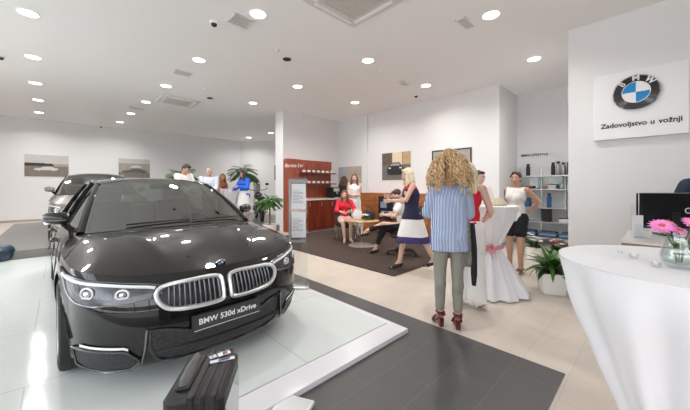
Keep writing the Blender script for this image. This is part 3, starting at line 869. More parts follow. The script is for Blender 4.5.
# ---------------------------------------------------------------- people
SKIN = {'fair': mat('fair skin', (.62, .40, .31), .5), 'tan': mat('tan skin', (.50, .29, .20), .5), 'mid': mat('mid skin', (.56, .34, .26), .5)}
LIP = mat('lips', (.45, .12, .11), .4); EYEW = mat('eye white', (.75, .73, .70), .2); EYED = mat('iris dark', (.05, .03, .02), .2)
def hairmat(name, c1, c2):
    m = bpy.data.materials.new(name); m.use_nodes = True; nt = m.node_tree; b = nt.nodes['Principled BSDF']
    tc = nt.nodes.new('ShaderNodeTexCoord'); mp = nt.nodes.new('ShaderNodeMapping'); mp.inputs['Scale'].default_value = (70, 70, 7)
    nt.links.new(tc.outputs['Object'], mp.inputs['Vector'])
    n = nt.nodes.new('ShaderNodeTexNoise'); n.inputs['Scale'].default_value = 1; n.inputs['Detail'].default_value = 4
    nt.links.new(mp.outputs[0], n.inputs['Vector'])
    cr = nt.nodes.new('ShaderNodeValToRGB'); cr.color_ramp.elements[0].position = .35; cr.color_ramp.elements[0].color = c1 + (1,); cr.color_ramp.elements[1].position = .65; cr.color_ramp.elements[1].color = c2 + (1,)
    nt.links.new(n.outputs['Fac'], cr.inputs[0]); nt.links.new(cr.outputs[0], b.inputs['Base Color']); b.inputs['Roughness'].default_value = .5
    bp = nt.nodes.new('ShaderNodeBump'); bp.inputs['Strength'].default_value = .5; bp.inputs['Distance'].default_value = .02
    nt.links.new(n.outputs['Fac'], bp.inputs['Height']); nt.links.new(bp.outputs[0], b.inputs['Normal'])
    return m
HAIR = {'blonde': hairmat('blonde hair', (.32, .16, .06), (.78, .57, .33)), 'pale': hairmat('pale blonde hair', (.60, .48, .30), (.85, .76, .58)), 'brown': hairmat('brown hair', (.06, .025, .012), (.20, .09, .045)),
        'dark': hairmat('dark hair', (.012, .008, .006), (.05, .03, .02)), 'black': hairmat('black hair', (.006, .005, .005), (.025, .02, .018)), 'auburn': hairmat('auburn hair', (.12, .04, .015), (.32, .13, .06))}

def ik(a, b, l1, l2, pole):
    a, b = V(a), V(b); d = b - a; L = min(max(d.length, .05), (l1 + l2) * .998); dr = d.normalized()
    x = (l1 * l1 - l2 * l2 + L * L) / (2 * L); h = math.sqrt(max(l1 * l1 - x * x, 0))
    pl = V(pole); pl = (pl - dr * pl.dot(dr)).normalized()
    return a + dr * x + pl * h, a + dr * L

class Fig:
    """joint layout of one figure. Local axes: +Y facing, +X the person's right, z up, feet on z=0"""
    def __init__(f, H=1.68, fem=True, pelvis=None, lean=0, side=0, twist=0, feet=None, knee_pole=None, hands=None, elbow_pole=None, heel=0.0, head=(0, 0, 0), build=1.0, toe=None):
        f.k = k = H / 1.70; f.fem = fem; f.b = build; f.heel = heel
        f.pel = V(pelvis) if pelvis is not None else V((0, 0, .93 * k + heel * .8))
        R = Matrix.Rotation(math.radians(-lean), 3, 'X') @ Matrix.Rotation(math.radians(side), 3, 'Y')
        R = Matrix.Rotation(math.radians(twist), 3, 'Z') @ R
        f.R = R
        up = R @ V((0, 0, 1)); rt = R @ V((1, 0, 0)); fw = R @ V((0, 1, 0)); f.up, f.rt, f.fw = up, rt, fw
        f.waist = f.pel + up * .13 * k; f.chest = f.pel + up * .33 * k; f.neck = f.pel + up * .49 * k - fw * .012 * k
        sw = (.158 if fem else .185) * k * build
        f.sh = {s: f.pel + up * .455 * k + rt * s * sw - fw * .01 for s in (1, -1)}
        Rh = R @ Matrix.Rotation(math.radians(head[0]), 3, 'Z') @ Matrix.Rotation(math.radians(-head[1]), 3, 'X') @ Matrix.Rotation(math.radians(head[2]), 3, 'Y')
        f.Rh = Rh
        f.head = f.neck + up * .085 * k + Rh @ V((0, .022 * k, .075 * k))
        hw = .088 * k
        f.hip = {s: f.pel + V((R @ V((s * hw, 0, -.02 * k)))) for s in (1, -1)}
        if feet is None: feet = {1: (.09, 0, 0), -1: (-.09, 0, 0)}
        f.foot = feet; f.knee = {}; f.ank = {}; f.toe = {}
        kp = knee_pole or {1: (.05, 1, 0), -1: (-.05, 1, 0)}
        for s in (1, -1):
            an = V(feet[s]) + V((0, 0, .075 * k + heel * .85))
            f.knee[s], f.ank[s] = ik(f.hip[s], an, .425 * k, .405 * k, kp[s])
            ta = math.radians((toe or {1: -12, -1: 12})[s]); td = V((math.sin(-ta), math.cos(ta), 0))
            f.toe[s] = V((f.ank[s].x, f.ank[s].y, 0)) + td * (.15 if fem else .175) * k * (1 - heel * 2.2) + V((0, 0, f.ank[s].z - .075 * k - heel * .85 + .022))
        f.elb = {}; f.wr = {}
        if hands is None: hands = {}
        ep = elbow_pole or {1: (.5, -1, 0), -1: (-.5, -1, 0)}
        for s in (1, -1):
            tgt = hands.get(s)
            if tgt is None: tgt = f.sh[s] + V((s * .055, .05, -.505 * k))
            f.elb[s], f.wr[s] = ik(f.sh[s], V(tgt), .285 * k, .25 * k, ep[s])

def hand(mb, w, d, nrm, k, curl=.5, side=1, dirn=None):
    """palm and five fingers. w wrist, d forearm direction, nrm palm normal (fingers curl that way)"""
    d = V(dirn).normalized() if dirn is not None else V(d).normalized()
    n = V(nrm); n = (n - d * n.dot(d)).normalized(); s = d.cross(n) * side
    R = Matrix((s, d, n)).transposed()
    mb.ell(w + d * .048 * k, .038 * k, .052 * k, .016 * k, R, 12, 8)
    for i, (off, ln) in enumerate(((.028, .066), (.010, .074), (-.009, .069), (-.027, .054))):
        a = w + d * .078 * k + s * off * k
        c1 = curl * .5; d1 = (d * math.cos(c1) + n * math.sin(c1)); m1 = a + d1 * ln * .52 * k
        c2 = curl * 1.6; d2 = (d * math.cos(c2) + n * math.sin(c2)); m2 = m1 + d2 * ln * .5 * k
        mb.capsule(a, m1, .0092 * k, .0085 * k, 8, 3); mb.capsule(m1, m2, .0085 * k, .0075 * k, 8, 3)
    a = w + d * .025 * k + s * .028 * k; m1 = a + (d * .6 + s * .7 + n * .3).normalized() * .036 * k; m2 = m1 + (d * .85 + s * .25 + n * .45).normalized() * .030 * k
    mb.capsule(a, m1, .012 * k, .0095 * k, 8, 3); mb.capsule(m1, m2, .0095 * k, .008 * k, 8, 3)

def torso(mb, f, o=0.0, lower=True, bust=True):
    k, b = f.k, f.b; R = f.R
    w = 1.0 if f.fem else 1.08
    if lower:
        mb.ell(f.pel - f.up * .01, (.158 * w * b + o) * k if f.fem else (.155 * b + o) * k, (.108 * b + o) * k, (.125 + o) * k, R)
        for s in (1, -1): mb.ell(f.pel + f.rt * s * .07 * k - f.fw * .045 * k - f.up * .04 * k, (.085 * b + o) * k, (.085 * b + o) * k, (.095 + o) * k, R)
    mb.ell(f.waist + f.up * .01, (.122 * w * w * b + o) * k, (.092 * b + o) * k, (.16 + o) * k, R)
    mb.ell(f.chest, (.142 * w * b + o) * k, (.100 * b + o) * k, (.155 + o) * k, R)
    mb.ell(f.chest + f.up * .075 * k, (.150 * w * b + o) * k, (.082 * b + o) * k, (.075 + o) * k, R)
    if f.fem and bust:
        for s in (1, -1): mb.ell(f.chest + f.rt * s * .068 * k + f.fw * .075 * k + f.up * .005, (.058 + o) * k, (.05 + o) * k, (.058 + o) * k, R)

def body_mesh(f, curl=.5, palm=None, handdir=None, grip=None):
    mb = MB(); k, b = f.k, f.b
    torso(mb, f)
    mb.capsule(f.neck - f.up * .05 * k, f.head - f.Rh @ V((0, .02 * k, .05 * k)), .056 * k if f.fem else .066 * k, .05 * k if f.fem else .058 * k)
    for s in (1, -1):
        mb.capsule(f.neck - f.up * .035 * k + f.rt * s * .03 * k, f.sh[s], .045 * k, .048 * k * b)
        mb.capsule(f.sh[s], f.elb[s], .047 * k * b, .036 * k * b); mb.capsule(f.elb[s], f.wr[s], .037 * k * b, .024 * k)
        mb.ell(f.elb[s].lerp(f.wr[s], .25), .039 * k * b, .039 * k * b, .06 * k, None)
        fd = (f.wr[s] - f.elb[s]).normalized(); pn = (palm or {}).get(s, V((-s, .25, 0)))
        hd = (handdir or {}).get(s)
        hand(mb, f.wr[s], fd, pn, k * (1.0 if f.fem else 1.1), (grip or {}).get(s, curl), s, hd)
        mb.capsule(f.hip[s], f.knee[s], .088 * k * b, .055 * k * b); mb.capsule(f.knee[s], f.ank[s], .054 * k * b, .036 * k)
        kd = (f.ank[s] - f.knee[s]); bk = V((0, -1, 0)); bk = (bk - kd.normalized() * bk.dot(kd.normalized()))
        if bk.length > .05: bk.normalize()
        mb.ell(f.knee[s] + kd * .30 + bk * .014 * k, .048 * k * b, .050 * k * b, .10 * k, kd.normalized().to_track_quat('Z', 'Y').to_matrix())
        # foot
        hl = V((f.ank[s].x, f.ank[s].y, f.ank[s].z - .045 * k)); td = (V((f.toe[s].x, f.toe[s].y, 0)) - V((hl.x, hl.y, 0))).normalized()
        mb.capsule(f.ank[s], hl - td * .02 * k, .034 * k, .030 * k); mb.capsule(hl, f.toe[s], .030 * k, .022 * k)
        mb.capsule(f.ank[s] + td * .01, f.toe[s] - td * .04, .028 * k, .022 * k)
        sd = V((td.y, -td.x, 0))
        for q in (-1.6, -.6, .4, 1.4): mb.capsule(f.toe[s] + sd * q * .011 * k, f.toe[s] + sd * q * .013 * k + td * .025 * k - V((0, 0, .006)), .014 * k, .010 * k, 8, 3)
    # head
    h = f.head; R = f.Rh; T = lambda x, y, z: h + R @ V((x * k, y * k, z * k))
    mb.ell(T(0, -.012, .022), .074 * k, .094 * k, .090 * k, R, 20, 14)
    mb.ell(T(0, .026, -.030), .060 * k, .058 * k, .072 * k, R, 18, 12)
    mb.ell(T(0, .050, -.078), .028 * k, .026 * k, .022 * k, R)
    mb.ell(T(0, .010, -.060), .050 * k, .050 * k, .035 * k, R)
    mb.capsule(T(0, .080, .006), T(0, .098, -.026), .009 * k, .014 * k, 10)
    mb.ell(T(0, .088, -.036), .019 * k, .013 * k, .010 * k, R)
    mb.ell(T(0, .078, -.058), .024 * k, .012 * k, .010 * k, R)
    for s in (1, -1):
        mb.ell(T(s * .076, -.005, -.010), .010 * k, .020 * k, .032 * k, R)
        mb.ell(T(s * .040, .052, -.022), .024 * k, .022 * k, .024 * k, R)
        mb.ell(T(s * .030, .070, .028), .026 * k, .012 * k, .009 * k, R)
    return mb

def face_parts(f, root, brow):
    k = f.k; R = f.Rh; T = lambda x, y, z: f.head + R @ V((x * k, y * k, z * k))
    for s in (1, -1):
        m = MB(); m.ell(T(s * .031, .069, .008), .013 * k, .010 * k, .0075 * k, R, 12, 8); e = m.build('eye', EYEW, root)
        m = MB(); m.ell(T(s * .031, .077, .008), .0055 * k, .0035 * k, .006 * k, R, 10, 6); m.build('iris', EYED, e)
        m = MB(); m.tube([T(s * .016, .083, .027), T(s * .032, .083, .032), T(s * .048, .074, .027)], [.003 * k, .004 * k, .002 * k], 6); m.build('eyebrow', brow, root)
    m = MB(); m.ell(T(0, .088, -.0555), .020 * k, .006 * k, .0045 * k, R, 12, 6); m.ell(T(0, .086, -.064), .017 * k, .007 * k, .0055 * k, R, 12, 6); m.build('lips', LIP, root)

def ruffle(me, amp, sc, seed=0.0, zs=.35):
    for v in me.vertices:
        c = v.co; n = noise.noise_vector(V((c.x * sc + seed, c.y * sc, c.z * sc * zs)))
        v.co = c + n * amp

def hair_cap(mb, f, o=0.0, fringe=True):
    k = f.k; R = f.Rh; T = lambda x, y, z: f.head + R @ V((x * k, y * k, z * k))
    mb.ell(T(0, -.026, .034), (.082 + o) * k, (.094 + o) * k, (.090 + o) * k, R, 20, 14)
    mb.ell(T(0, -.050, -.010), (.076 + o) * k, (.062 + o) * k, (.085 + o) * k, R)
    if fringe:
        for s in (1, -1): mb.capsule(T(s * .02, .058, .098), T(s * .072, .02, .03), .018 * k, .018 * k)

def make_hair(f, root, style, m, length=.3, seed=1):
    k = f.k; R = f.Rh; T = lambda x, y, z: f.head + R @ V((x * k, y * k, z * k)); r_ = random.Random(seed)
    mb = MB()
    if style == 'short':
        hair_cap(mb, f, 0, False); mb.ell(T(0, .035, .088), .060 * k, .045 * k, .028 * k, R)
    elif style == 'stubble':
        mb.ell(T(0, -.040, .010), .0765 * k, .070 * k, .070 * k, R)
    elif style == 'bun':
        hair_cap(mb, f); mb.ell(T(0, -.118, .055), .040 * k, .038 * k, .040 * k, R)
    elif style == 'long':
        hair_cap(mb, f)
        dn = V((0, 0, -1))
        for i in range(13):
            a = math.radians(-118 + 236 * i / 12); x, y = math.sin(a) * .076, -.02 - math.cos(a) * .072
            p = T(x, y, .02); L = length * (1 - .12 * abs(math.sin(a)) * r_.random())
            bk = (f.R @ V((x * .35, -.16 if abs(a) < 1.4 else .10, 0)))
            p2 = p + dn * .16 * k + bk * .12 + V((x * .25, 0, 0)); p3 = p + dn * L * k + bk * .22 + V((x * .4, 0, 0))
            mb.capsule(p, p2, .026 * k, .030 * k, 10); mb.capsule(p2, p3, .030 * k, .014 * k, 10)
    elif style == 'pony':
        hair_cap(mb, f); mb.capsule(T(0, -.11, .03), T(0, -.15, -.06), .03 * k, .035 * k); mb.capsule(T(0, -.15, -.06), T(0, -.15, -.24), .035 * k, .012 * k)
    if style != 'curly':
        me = remesh(mb, .007, 3); ruffle(me, .006, 45, seed)
        return put_mesh('hair', me, m, root)
    # tight curls: coiled locks growing from the skull, falling over the shoulders
    hair_cap(mb, f, .012); mb.ell(T(0, -.045, -.05), .115 * k, .085 * k, .12 * k, R); me = remesh(mb, .01, 2)
    mb = MB()
    for i in range(420):
        u, v = r_.random(), r_.random(); a = 2 * PI * u; el = math.radians(-25 + 112 * v ** .7)
        dr = V((math.cos(a) * math.cos(el), math.sin(a) * math.cos(el), math.sin(el)))
        if dr.y > .55 and dr.z < .55: continue
        p = T(dr.x * .078, -.02 + dr.y * .09, .025 + dr.z * .085); g = (R @ dr)
        vel = g * (.9 + .5 * r_.random()) + V((r_.uniform(-.2, .2), r_.uniform(-.2, .2), .25)); pts = []; ph = r_.random() * 6.3; n = r_.randint(16, 30); step = .0135
        tgt = length * r_.uniform(.75, 1.08)
        q = p.copy(); z0 = f.head.z
        for j in range(n):
            vel = vel + V((0, 0, -.16)) + V((vel.x, vel.y, 0)) * .02
            dd = vel.normalized(); q = q + dd * step * k
            # do not spread beyond a soft pear shape
            rad = math.hypot(q.x - f.head.x, q.y - (f.head.y - .03)); zz_ = (q.z - z0) / k; lim = sinterp([(-.4, .17), (-.2, .215), (-.05, .222), (.06, .180), (.12, .150), (.165, .105), (.20, .05)], zz_) * k
            if rad > lim: q.x = f.head.x + (q.x - f.head.x) * lim / rad; q.y = f.head.y - .03 + (q.y - f.head.y + .03) * lim / rad
            if q.z < z0 - tgt: break
            rr = .013; o1 = dd.orthogonal().normalized(); o2 = dd.cross(o1); ph += .95
            pts.append(q + (V((1, 0, 0)) * math.cos(ph) + V((0, 1, 0)) * math.sin(ph)) * rr * min(1, j / 4))
        if len(pts) > 4: mb.tube(pts, [(.0085 if j < len(pts) - 3 else .005) * k for j in range(len(pts))], 5)
    b0 = len(mb.v)
    mb.v.extend([tuple(v.co) for v in me.vertices]); mb.f.extend([tuple(b0 + q for q in p.vertices) for p in me.polygons]); mb.m.extend([0] * len(me.polygons))
    return mb.build('hair', m, root, recalc=False, angle=80)

def clip(me, co, no):
    """cut a garment with a plane, keep the side the normal points away from"""
    bm = bmesh.new(); bm.from_mesh(me)
    bmesh.ops.bisect_plane(bm, geom=bm.verts[:] + bm.edges[:] + bm.faces[:], plane_co=co, plane_no=no, clear_outer=True)
    bm.to_mesh(me); bm.free(); return me

def top(f, root, m, sleeve='none', o=.012, name='top', hem=.0, puff=0.0, crease=.004, neck=.0, strap=False, long=0.0, seed=3, loose=0.0):
    mb = MB(); k, b = f.k, f.b
    torso(mb, f, o, lower=True)
    if loose:
        for s in (1, -1): mb.capsule(f.pel + f.rt * s * .065 * k, f.chest + f.rt * s * .055 * k, (.108 + loose) * k, (.100 + loose) * k, 20)
        mb.ell(f.pel.lerp(f.chest, .5), (.16 + loose) * k, (.115 + loose) * k, .30 * k, f.R, 24, 16)
    if long: 
        for s in (1, -1): mb.capsule(f.pel + f.rt * s * .065 * k, f.pel + f.rt * s * .082 * k - V((0, 0, long)), (.108 + loose) * k, (.102 + loose) * k, 20)
        mb.capsule(f.pel, f.pel - V((0, 0, long)), (.125 + loose) * k, (.125 + loose) * k, 20)
    if not strap and sleeve == 'none':
        for s in (1, -1): mb.capsule(f.neck - f.up * .065 * k + f.rt * s * .03 * k, f.sh[s] - f.rt * s * .03 * k, .042 * k + o * .5, .045 * k + o * .3)
    elif not strap:
        for s in (1, -1): mb.capsule(f.neck - f.up * .05 * k + f.rt * s * .03 * k, f.sh[s], .045 * k + o * .7, .05 * k * b + o)
    else:
        for s in (1, -1):
            mb.capsule(f.chest + f.up * .05 * k + f.rt * s * .09 * k + f.fw * .06 * k, f.sh[s] - f.rt * s * .055 * k + f.up * .045 * k, .022, .018); mb.capsule(f.sh[s] - f.rt * s * .055 * k + f.up * .045 * k, f.chest + f.up * .05 * k + f.rt * s * .09 * k - f.fw * .06 * k, .018, .022)
    if sleeve != 'none':
        for s in (1, -1):
            e = f.sh[s].lerp(f.elb[s], {'short': .55, 'elbow': 1, 'long': 1, 'three': 1}[sleeve])
            mb.capsule(f.sh[s], e, .052 * k * b + o + puff, .042 * k * b + o + puff)
            if sleeve in ('long', 'three'):
                w_ = f.elb[s].lerp(f.wr[s], .93 if sleeve == 'long' else .5)
                mb.capsule(f.elb[s], w_, .042 * k * b + o + puff, .030 * k + o + puff * .8)
    me = remesh(mb, .0085, 4)
    if crease: ruffle(me, crease, 14, seed, .5 if not loose else .22); 
    if hem is not None: clip(me, f.pel - f.up * (.02 + long) * k + f.up * hem, -f.up)
    o_ = put_mesh(name, me, m, root); md = o_.modifiers.new('solid', 'SOLIDIFY'); md.thickness = .003; md.offset = 1
    return o_

def trousers(f, root, m, length=1.0, o=.010, flare=0.0, name='trousers', crease=.004, seed=5, waist=.05):
    mb = MB(); k, b = f.k, f.b
    mb.ell(f.pel - f.up * .01, (.160 * b + o) * k, (.112 * b + o) * k, (.125 + o) * k, f.R)
    for s in (1, -1):
        mb.ell(f.pel + f.rt * s * .07 * k - f.fw * .045 * k - f.up * .04 * k, (.088 * b + o) * k, (.088 * b + o) * k, (.095 + o) * k, f.R)
        if length > .5:
            mb.capsule(f.hip[s], f.knee[s], .092 * k * b + o, .058 * k * b + o + flare * .3)
            e = f.knee[s].lerp(f.ank[s], (length - .5) * 2); kd = e - f.knee[s]
            mb.capsule(f.knee[s], e, .058 * k * b + o + flare * .3, .042 * k + o + flare)
            if not flare: mb.ell(f.knee[s] + kd * .32 + V((0, -1, 0)) * .012, .054 * k + o, .055 * k + o, .11 * k, kd.normalized().to_track_quat('Z', 'Y').to_matrix())
        else:
            mb.capsule(f.hip[s], f.hip[s].lerp(f.knee[s], length * 2), .094 * k * b + o, (.092 - .034 * length * 2) * k * b + o + .006)
    me = remesh(mb, .0085, 4); ruffle(me, crease, 16, seed, .6)
    clip(me, f.pel + f.up * (waist + .02) * k, f.up)
    if flare: clip(me, V((0, 0, .085)), V((0, 0, -1)))
    return put_mesh(name, me, m, root)

def skirt(f, root, m, z_hem, flare=.05, top_at=None, name='skirt', bands=None, folds=9, amp=.010, seg=64, tight=False):
    """lofted skirt or dress from the chest or waist down to z_hem; sits around both legs"""
    k = f.k; mb = MB(); rows = []; t0 = V(top_at) if top_at is not None else f.waist
    nz = 26
    legs = (f.knee[1] + f.knee[-1]) / 2
    for j in range(nz + 1):
        t = j / nz; z = t0.z + (z_hem - t0.z) * t
        if z > f.pel.z:
            q = (z - f.pel.z) / max(f.neck.z - f.pel.z, .01); c = f.pel.lerp(f.neck, q)
            rx = sinterp([(0, .176), (.28, .142), (.62, .160), (.85, .165), (1, .13)], q) * k; ry = sinterp([(0, .135), (.28, .112), (.62, .142), (.85, .105), (1, .08)], q) * k
        else:
            q = (f.pel.z - z) / max(f.pel.z - f.knee[1].z, .01)
            kx = abs(f.knee[1].x - f.knee[-1].x) / 2; ky = abs(f.knee[1].y - f.knee[-1].y) / 2
            c = f.pel.lerp(legs, min(q, 1.3)); rx = (.182 + .0 * q) * k + flare * q + max(0, (kx - .10)) * min(q, 1); ry = .145 * k + flare * q + max(0, ky - .02) * min(q, 1.1)
        row = []
        for i in range(seg):
            a = 2 * PI * i / seg; w = 1 + (math.sin(a * folds + 2 * t) * .6 + math.sin(a * (folds * 2 + 1) + 1.3) * .4) * amp / .15 * max(0, t - .15) * 1.2
            row.append(V((c.x + rx * w * math.cos(a), c.y + ry * w * math.sin(a), z + .006 * math.sin(a * 3) * t)))
        rows.append(row)
    for j in range(nz):
        zz = (rows[j][0].z + rows[j + 1][0].z) / 2
        mb.mi = 0
        if bands:
            for bi, (zb, mi) in enumerate(bands):
                if zz < zb: mb.mi = mi
        mb.loft([rows[j], rows[j + 1]])
    o_ = mb.build(name, m, root, weld=True, angle=80); md = o_.modifiers.new('solid', 'SOLIDIFY'); md.thickness = .004; md.offset = 1
    return o_

def shoes(f, root, m, kind='flat', sole=None):
    k = f.k; h = f.heel
    for s in (1, -1):
        e = bpy.data.objects.new('shoe', None); COL.objects.link(e); e.parent = root
        an, to = f.ank[s], f.toe[s]; z0 = to.z - .022
        td = V((to.x - an.x, to.y - an.y, 0)).normalized(); sd = V((td.y, -td.x, 0))
        heel = V((an.x, an.y, an.z - .075 * k)) - td * .025 * k; ball = V((to.x, to.y, z0 + .012)) - td * .02
        tip = V((to.x, to.y, z0 + .012)) + td * .045 * k
        mb = MB()
        if kind in ('pump', 'flat', 'sneaker', 'dress'):
            mb.capsule(heel + V((0, 0, .022)), ball + V((0, 0, .012)), .036 * k, .034 * k); mb.capsule(ball + V((0, 0, .010)), tip + V((0, 0, .004)), .035 * k, .020 * k)
            if kind in ('sneaker', 'dress'): mb.capsule(heel + V((0, 0, .035)), an.lerp(ball, .5) + V((0, 0, .01)), .040 * k, .034 * k)
            me = remesh(mb, .006, 2); clip(me, V((0, 0, z0 + .001)), V((0, 0, -1)))
            put_mesh('shoe_upper', me, m, e)
        else:
            # sandal: sole slab and straps
            rows = []
            for q in range(9):
                t = q / 8; c = heel.lerp(ball, min(t * 1.45, 1)) if t < .69 else ball.lerp(tip, (t - .69) / .31)
                w_ = interp([(0, .024), (.15, .03), (.45, .026), (.7, .040), (.9, .034), (1, .014)], t) * k
                rows.append([c - sd * w_ + V((0, 0, .006)), c + sd * w_ + V((0, 0, .006)), c + sd * w_ - V((0, 0, .008)), c - sd * w_ - V((0, 0, .008))])
            mb.loft(rows, True, True); mb.build('sole', sole or m, e)
            mb = MB()
            up = V((0, 0, 1))
            for c, r_, zz in ((ball + up * .012, .046, .040), (ball.lerp(heel, .25) + up * .012, .044, .046)):
                mb.tube([c + sd * r_ * k * math.cos(a) + up * zz * k * math.sin(a) for a in [PI * q / 10 for q in range(11)]], .009 * k, 6, flat=1.6)
            mb.tube([an + sd * .040 * k * math.cos(a) + td * (.044 * k * math.sin(a)) + up * (-.012) for a in [2 * PI * q / 16 for q in range(16)]], .008, 6, True, flat=1.6)
            mb.tube([heel + sd * .032 * k * math.cos(a) - td * .034 * k * math.sin(a) + up * .04 for a in [PI * q / 10 for q in range(11)]], .014 * k, 6)
            mb.tube([ball.lerp(heel, .2) + up * .05, an + td * .042 * k - up * .01], .008, 6)
            mb.build('strap', m, e)
        if h > .02:
            mb = MB(); c = heel
            if kind == 'block': mb.loft([[c + sd * x + td * y + V((0, 0, .0)) for x, y in ((-.022, -.02), (.022, -.02), (.022, .022), (-.022, .022))], [V((c.x, c.y, z0)) + sd * x + td * y for x, y in ((-.019, -.016), (.019, -.016), (.019, .022), (-.019, .022))]], True, True)
            else: mb.cyl(c - V((0, 0, -.004)), V((c.x, c.y, z0)) + td * .004, .016, .0055, 10)
            mb.build('heel', sole or m, e)

def person(label, loc, face, f, skin, hair, curl=.5, palm=None, handdir=None, grip=None, vox=.0075, name='person', length=.3, face_on=True, dz=0.0):
    root = thing(name, label, 'person', loc, rot_for(face))
    me = remesh(body_mesh(f, curl, palm, handdir, grip), vox, 2)
    put_mesh('body', me, SKIN[skin], root)
    if hair: make_hair(f, root, hair[0], HAIR[hair[1]], length)
    if face_on: face_parts(f, root, HAIR[hair[1]] if hair else HAIR['dark'])
    return root

WHITEC = mat('white fabric', (.80, .79, .78), .85, bump=.1, bscale=400)
REDC = mat('red fabric', (.62, .015, .035), .8, bump=.1, bscale=400)
BLACKC = mat('black fabric', (.012, .012, .014), .85)
NAVYC = mat('navy fabric', (.018, .018, .055), .8)
PURPC = mat('indigo fabric', (.05, .035, .14), .8)
KHAKI = mat('grey green cotton', (.27, .265, .225), .85, bump=.15, bscale=300)
BLUEC = mat('cobalt blue fabric', (.01, .10, .55), .7)
LBLUE = mat('pale blue shirt cotton', (.62, .68, .76), .85)
NAVYS = mat('dark navy jacket', (.012, .02, .05), .7)
SHIRT = stripe_mat('blue and white striped shirt', (.055, .12, .34), (.62, .68, .78), 24)
LEATH = mat('dark red leather', (.12, .012, .012), .35, coat=.3)
BLKLEATH = mat('black leather', (.012, .011, .012), .35)

def at(px, t, z=0): return P(px, t, z)

# 1 curly haired woman in the foreground, seen from behind
f = Fig(1.60, True, heel=.10, feet={1: (.075, -.02, 0), -1: (-.085, .03, 0)}, hands={1: (.15, .27, 1.14), -1: (-.14, .28, 1.18)}, elbow_pole={1: (.35, -.8, -1), -1: (-.45, -.6, -1)}, head=(4, 8, 0), toe={1: -8, -1: 14}, build=.97)
r = person('woman with big curly blonde hair, striped blue shirt and grey-green trousers, seen from behind', at(449.5, 2.98), 6, f, 'mid', ('curly', 'blonde'), length=.36, vox=.006)
trousers(f, r, KHAKI, .955, .008, crease=.005)
top(f, r, SHIRT, 'three', .014, 'shirt', hem=0, puff=.006, crease=.007, long=.17, loose=.016, seed=8)
shoes(f, r, LEATH, 'block', LEATH)
curly_root, curly_f = r, f

# 2 blonde in a red top and white wide trousers, behind the curly woman
f = Fig(1.66, True, heel=.04, feet={1: (.10, 0, 0), -1: (-.09, .02, 0)}, hands={1: (.14, .22, 1.00), -1: (-.12, .24, 1.02)}, elbow_pole={1: (1, -1, -.4), -1: (-1, -1, -.4)}, head=(0, 5, 0))
r = person('blonde woman in a red sleeveless top and wide white trousers behind the curly-haired woman', at(468, 3.50), 34, f, 'fair', ('long', 'pale'), length=.27)
trousers(f, r, WHITEC, .98, .014, flare=.055, crease=.006); top(f, r, REDC, 'none', .010, 'sleeveless_top', strap=True, crease=.003)
shoes(f, r, WHITEC, 'flat')

# 3 blonde walking left in the navy and white dress
f = Fig(1.68, True, heel=.06, pelvis=(0, 0, .955), lean=5, feet={1: (.05, .20, 0), -1: (-.07, -.36, .03)}, hands={1: (.14, .36, 1.22), -1: (-.12, .38, 1.16)}, elbow_pole={1: (1, -.5, -1), -1: (-1, -.5, -1)}, head=(0, 10, 0), toe={1: -3, -1: 3})
r = person('blonde woman walking left in a sleeveless dress of navy and white blocks with red shoulders', at(412, 5.0, .0145), 268, f, 'fair', ('long', 'pale'), length=.20)
skirt(f, r, [NAVYC, WHITEC, PURPC, REDC], .46, .0, top_at=f.chest + f.up * .11, name='dress', bands=[(9, 3), (1.37, 0), (.85, 1), (.585, 2)], amp=.006)
top(f, r, REDC, 'none', .010, 'dress_yoke', hem=.43, crease=.001)
shoes(f, r, BLKLEATH, 'pump')

# 4 woman in white top and black shorts beside the tall cloth table
f = Fig(1.66, True, heel=0, feet={1: (.10, 0, 0), -1: (-.10, .04, 0)}, hands={1: (.10, -.20, .98), -1: (-.10, -.20, .98)}, elbow_pole={1: (1, -.7, -.3), -1: (-1, -.7, -.3)}, head=(12, 3, 0), build=1.04)
r = person('dark-haired woman in a white sleeveless top and black shorts beside the product shelves', at(516, 4.97), 238, f, 'tan', ('bun', 'dark'))
trousers(f, r, BLACKC, .30, .012, name='shorts'); top(f, r, mat('white knit', (.74, .72, .69), .9, bump=.4, bscale=120), 'none', .014, 'sleeveless_top', crease=.004, hem=-.05)
shoes(f, r, mat('brown leather', (.16, .07, .03), .5), 'sandal')

# 5 person behind the tall cloth table
f = Fig(1.68, False, heel=0, hands={1: (.14, .34, 1.14), -1: (-.12, .34, 1.14)}, elbow_pole={1: (.3, -.6, -1), -1: (-.3, -.6, -1)}, head=(8, 8, 0))
r = person('dark-haired person in a pinkish white shirt mostly hidden behind the tall cloth table', at(478.5, 5.05), 165, f, 'mid', ('short', 'dark'))
trousers(f, r, BLACKC, .97, .012); top(f, r, mat('pinkish white shirt', (.72, .62, .63), .85), 'long', .014, 'shirt', hem=-.04); shoes(f, r, BLKLEATH, 'dress')

# 6 woman in red, seated at the round table
f = Fig(1.66, True, pelvis=(0, -.10, .55), lean=4, feet={1: (.06, .36, 0), -1: (-.10, .30, 0)}, hands={1: (.10, .28, .74), -1: (-.12, .24, .76)}, elbow_pole={1: (1, -1, -.2), -1: (-1, -1, -.2)}, head=(-12, 2, 0), heel=.04)
r = person('seated woman in a red jacket and pale skirt with long hair at the round table', at(345, 7.85, .0145), 172, f, 'fair', ('long', 'auburn'), length=.30)
top(f, r, REDC, 'three', .014, 'jacket', hem=-.02, crease=.006)
mb = MB(); mb.ell(f.pel - V((0, 0, .01)), .178, .128, .125)
for s in (1, -1): mb.capsule(f.hip[s], f.hip[s].lerp(f.knee[s], .62), .102, .088)
put_mesh('skirt', remesh(mb, .009, 4), mat('pale pink fabric', (.66, .48, .42), .85), r); shoes(f, r, mat('nude leather', (.50, .33, .26), .4), 'pump')
red_seat = (at(345, 7.85), rot_for(172))

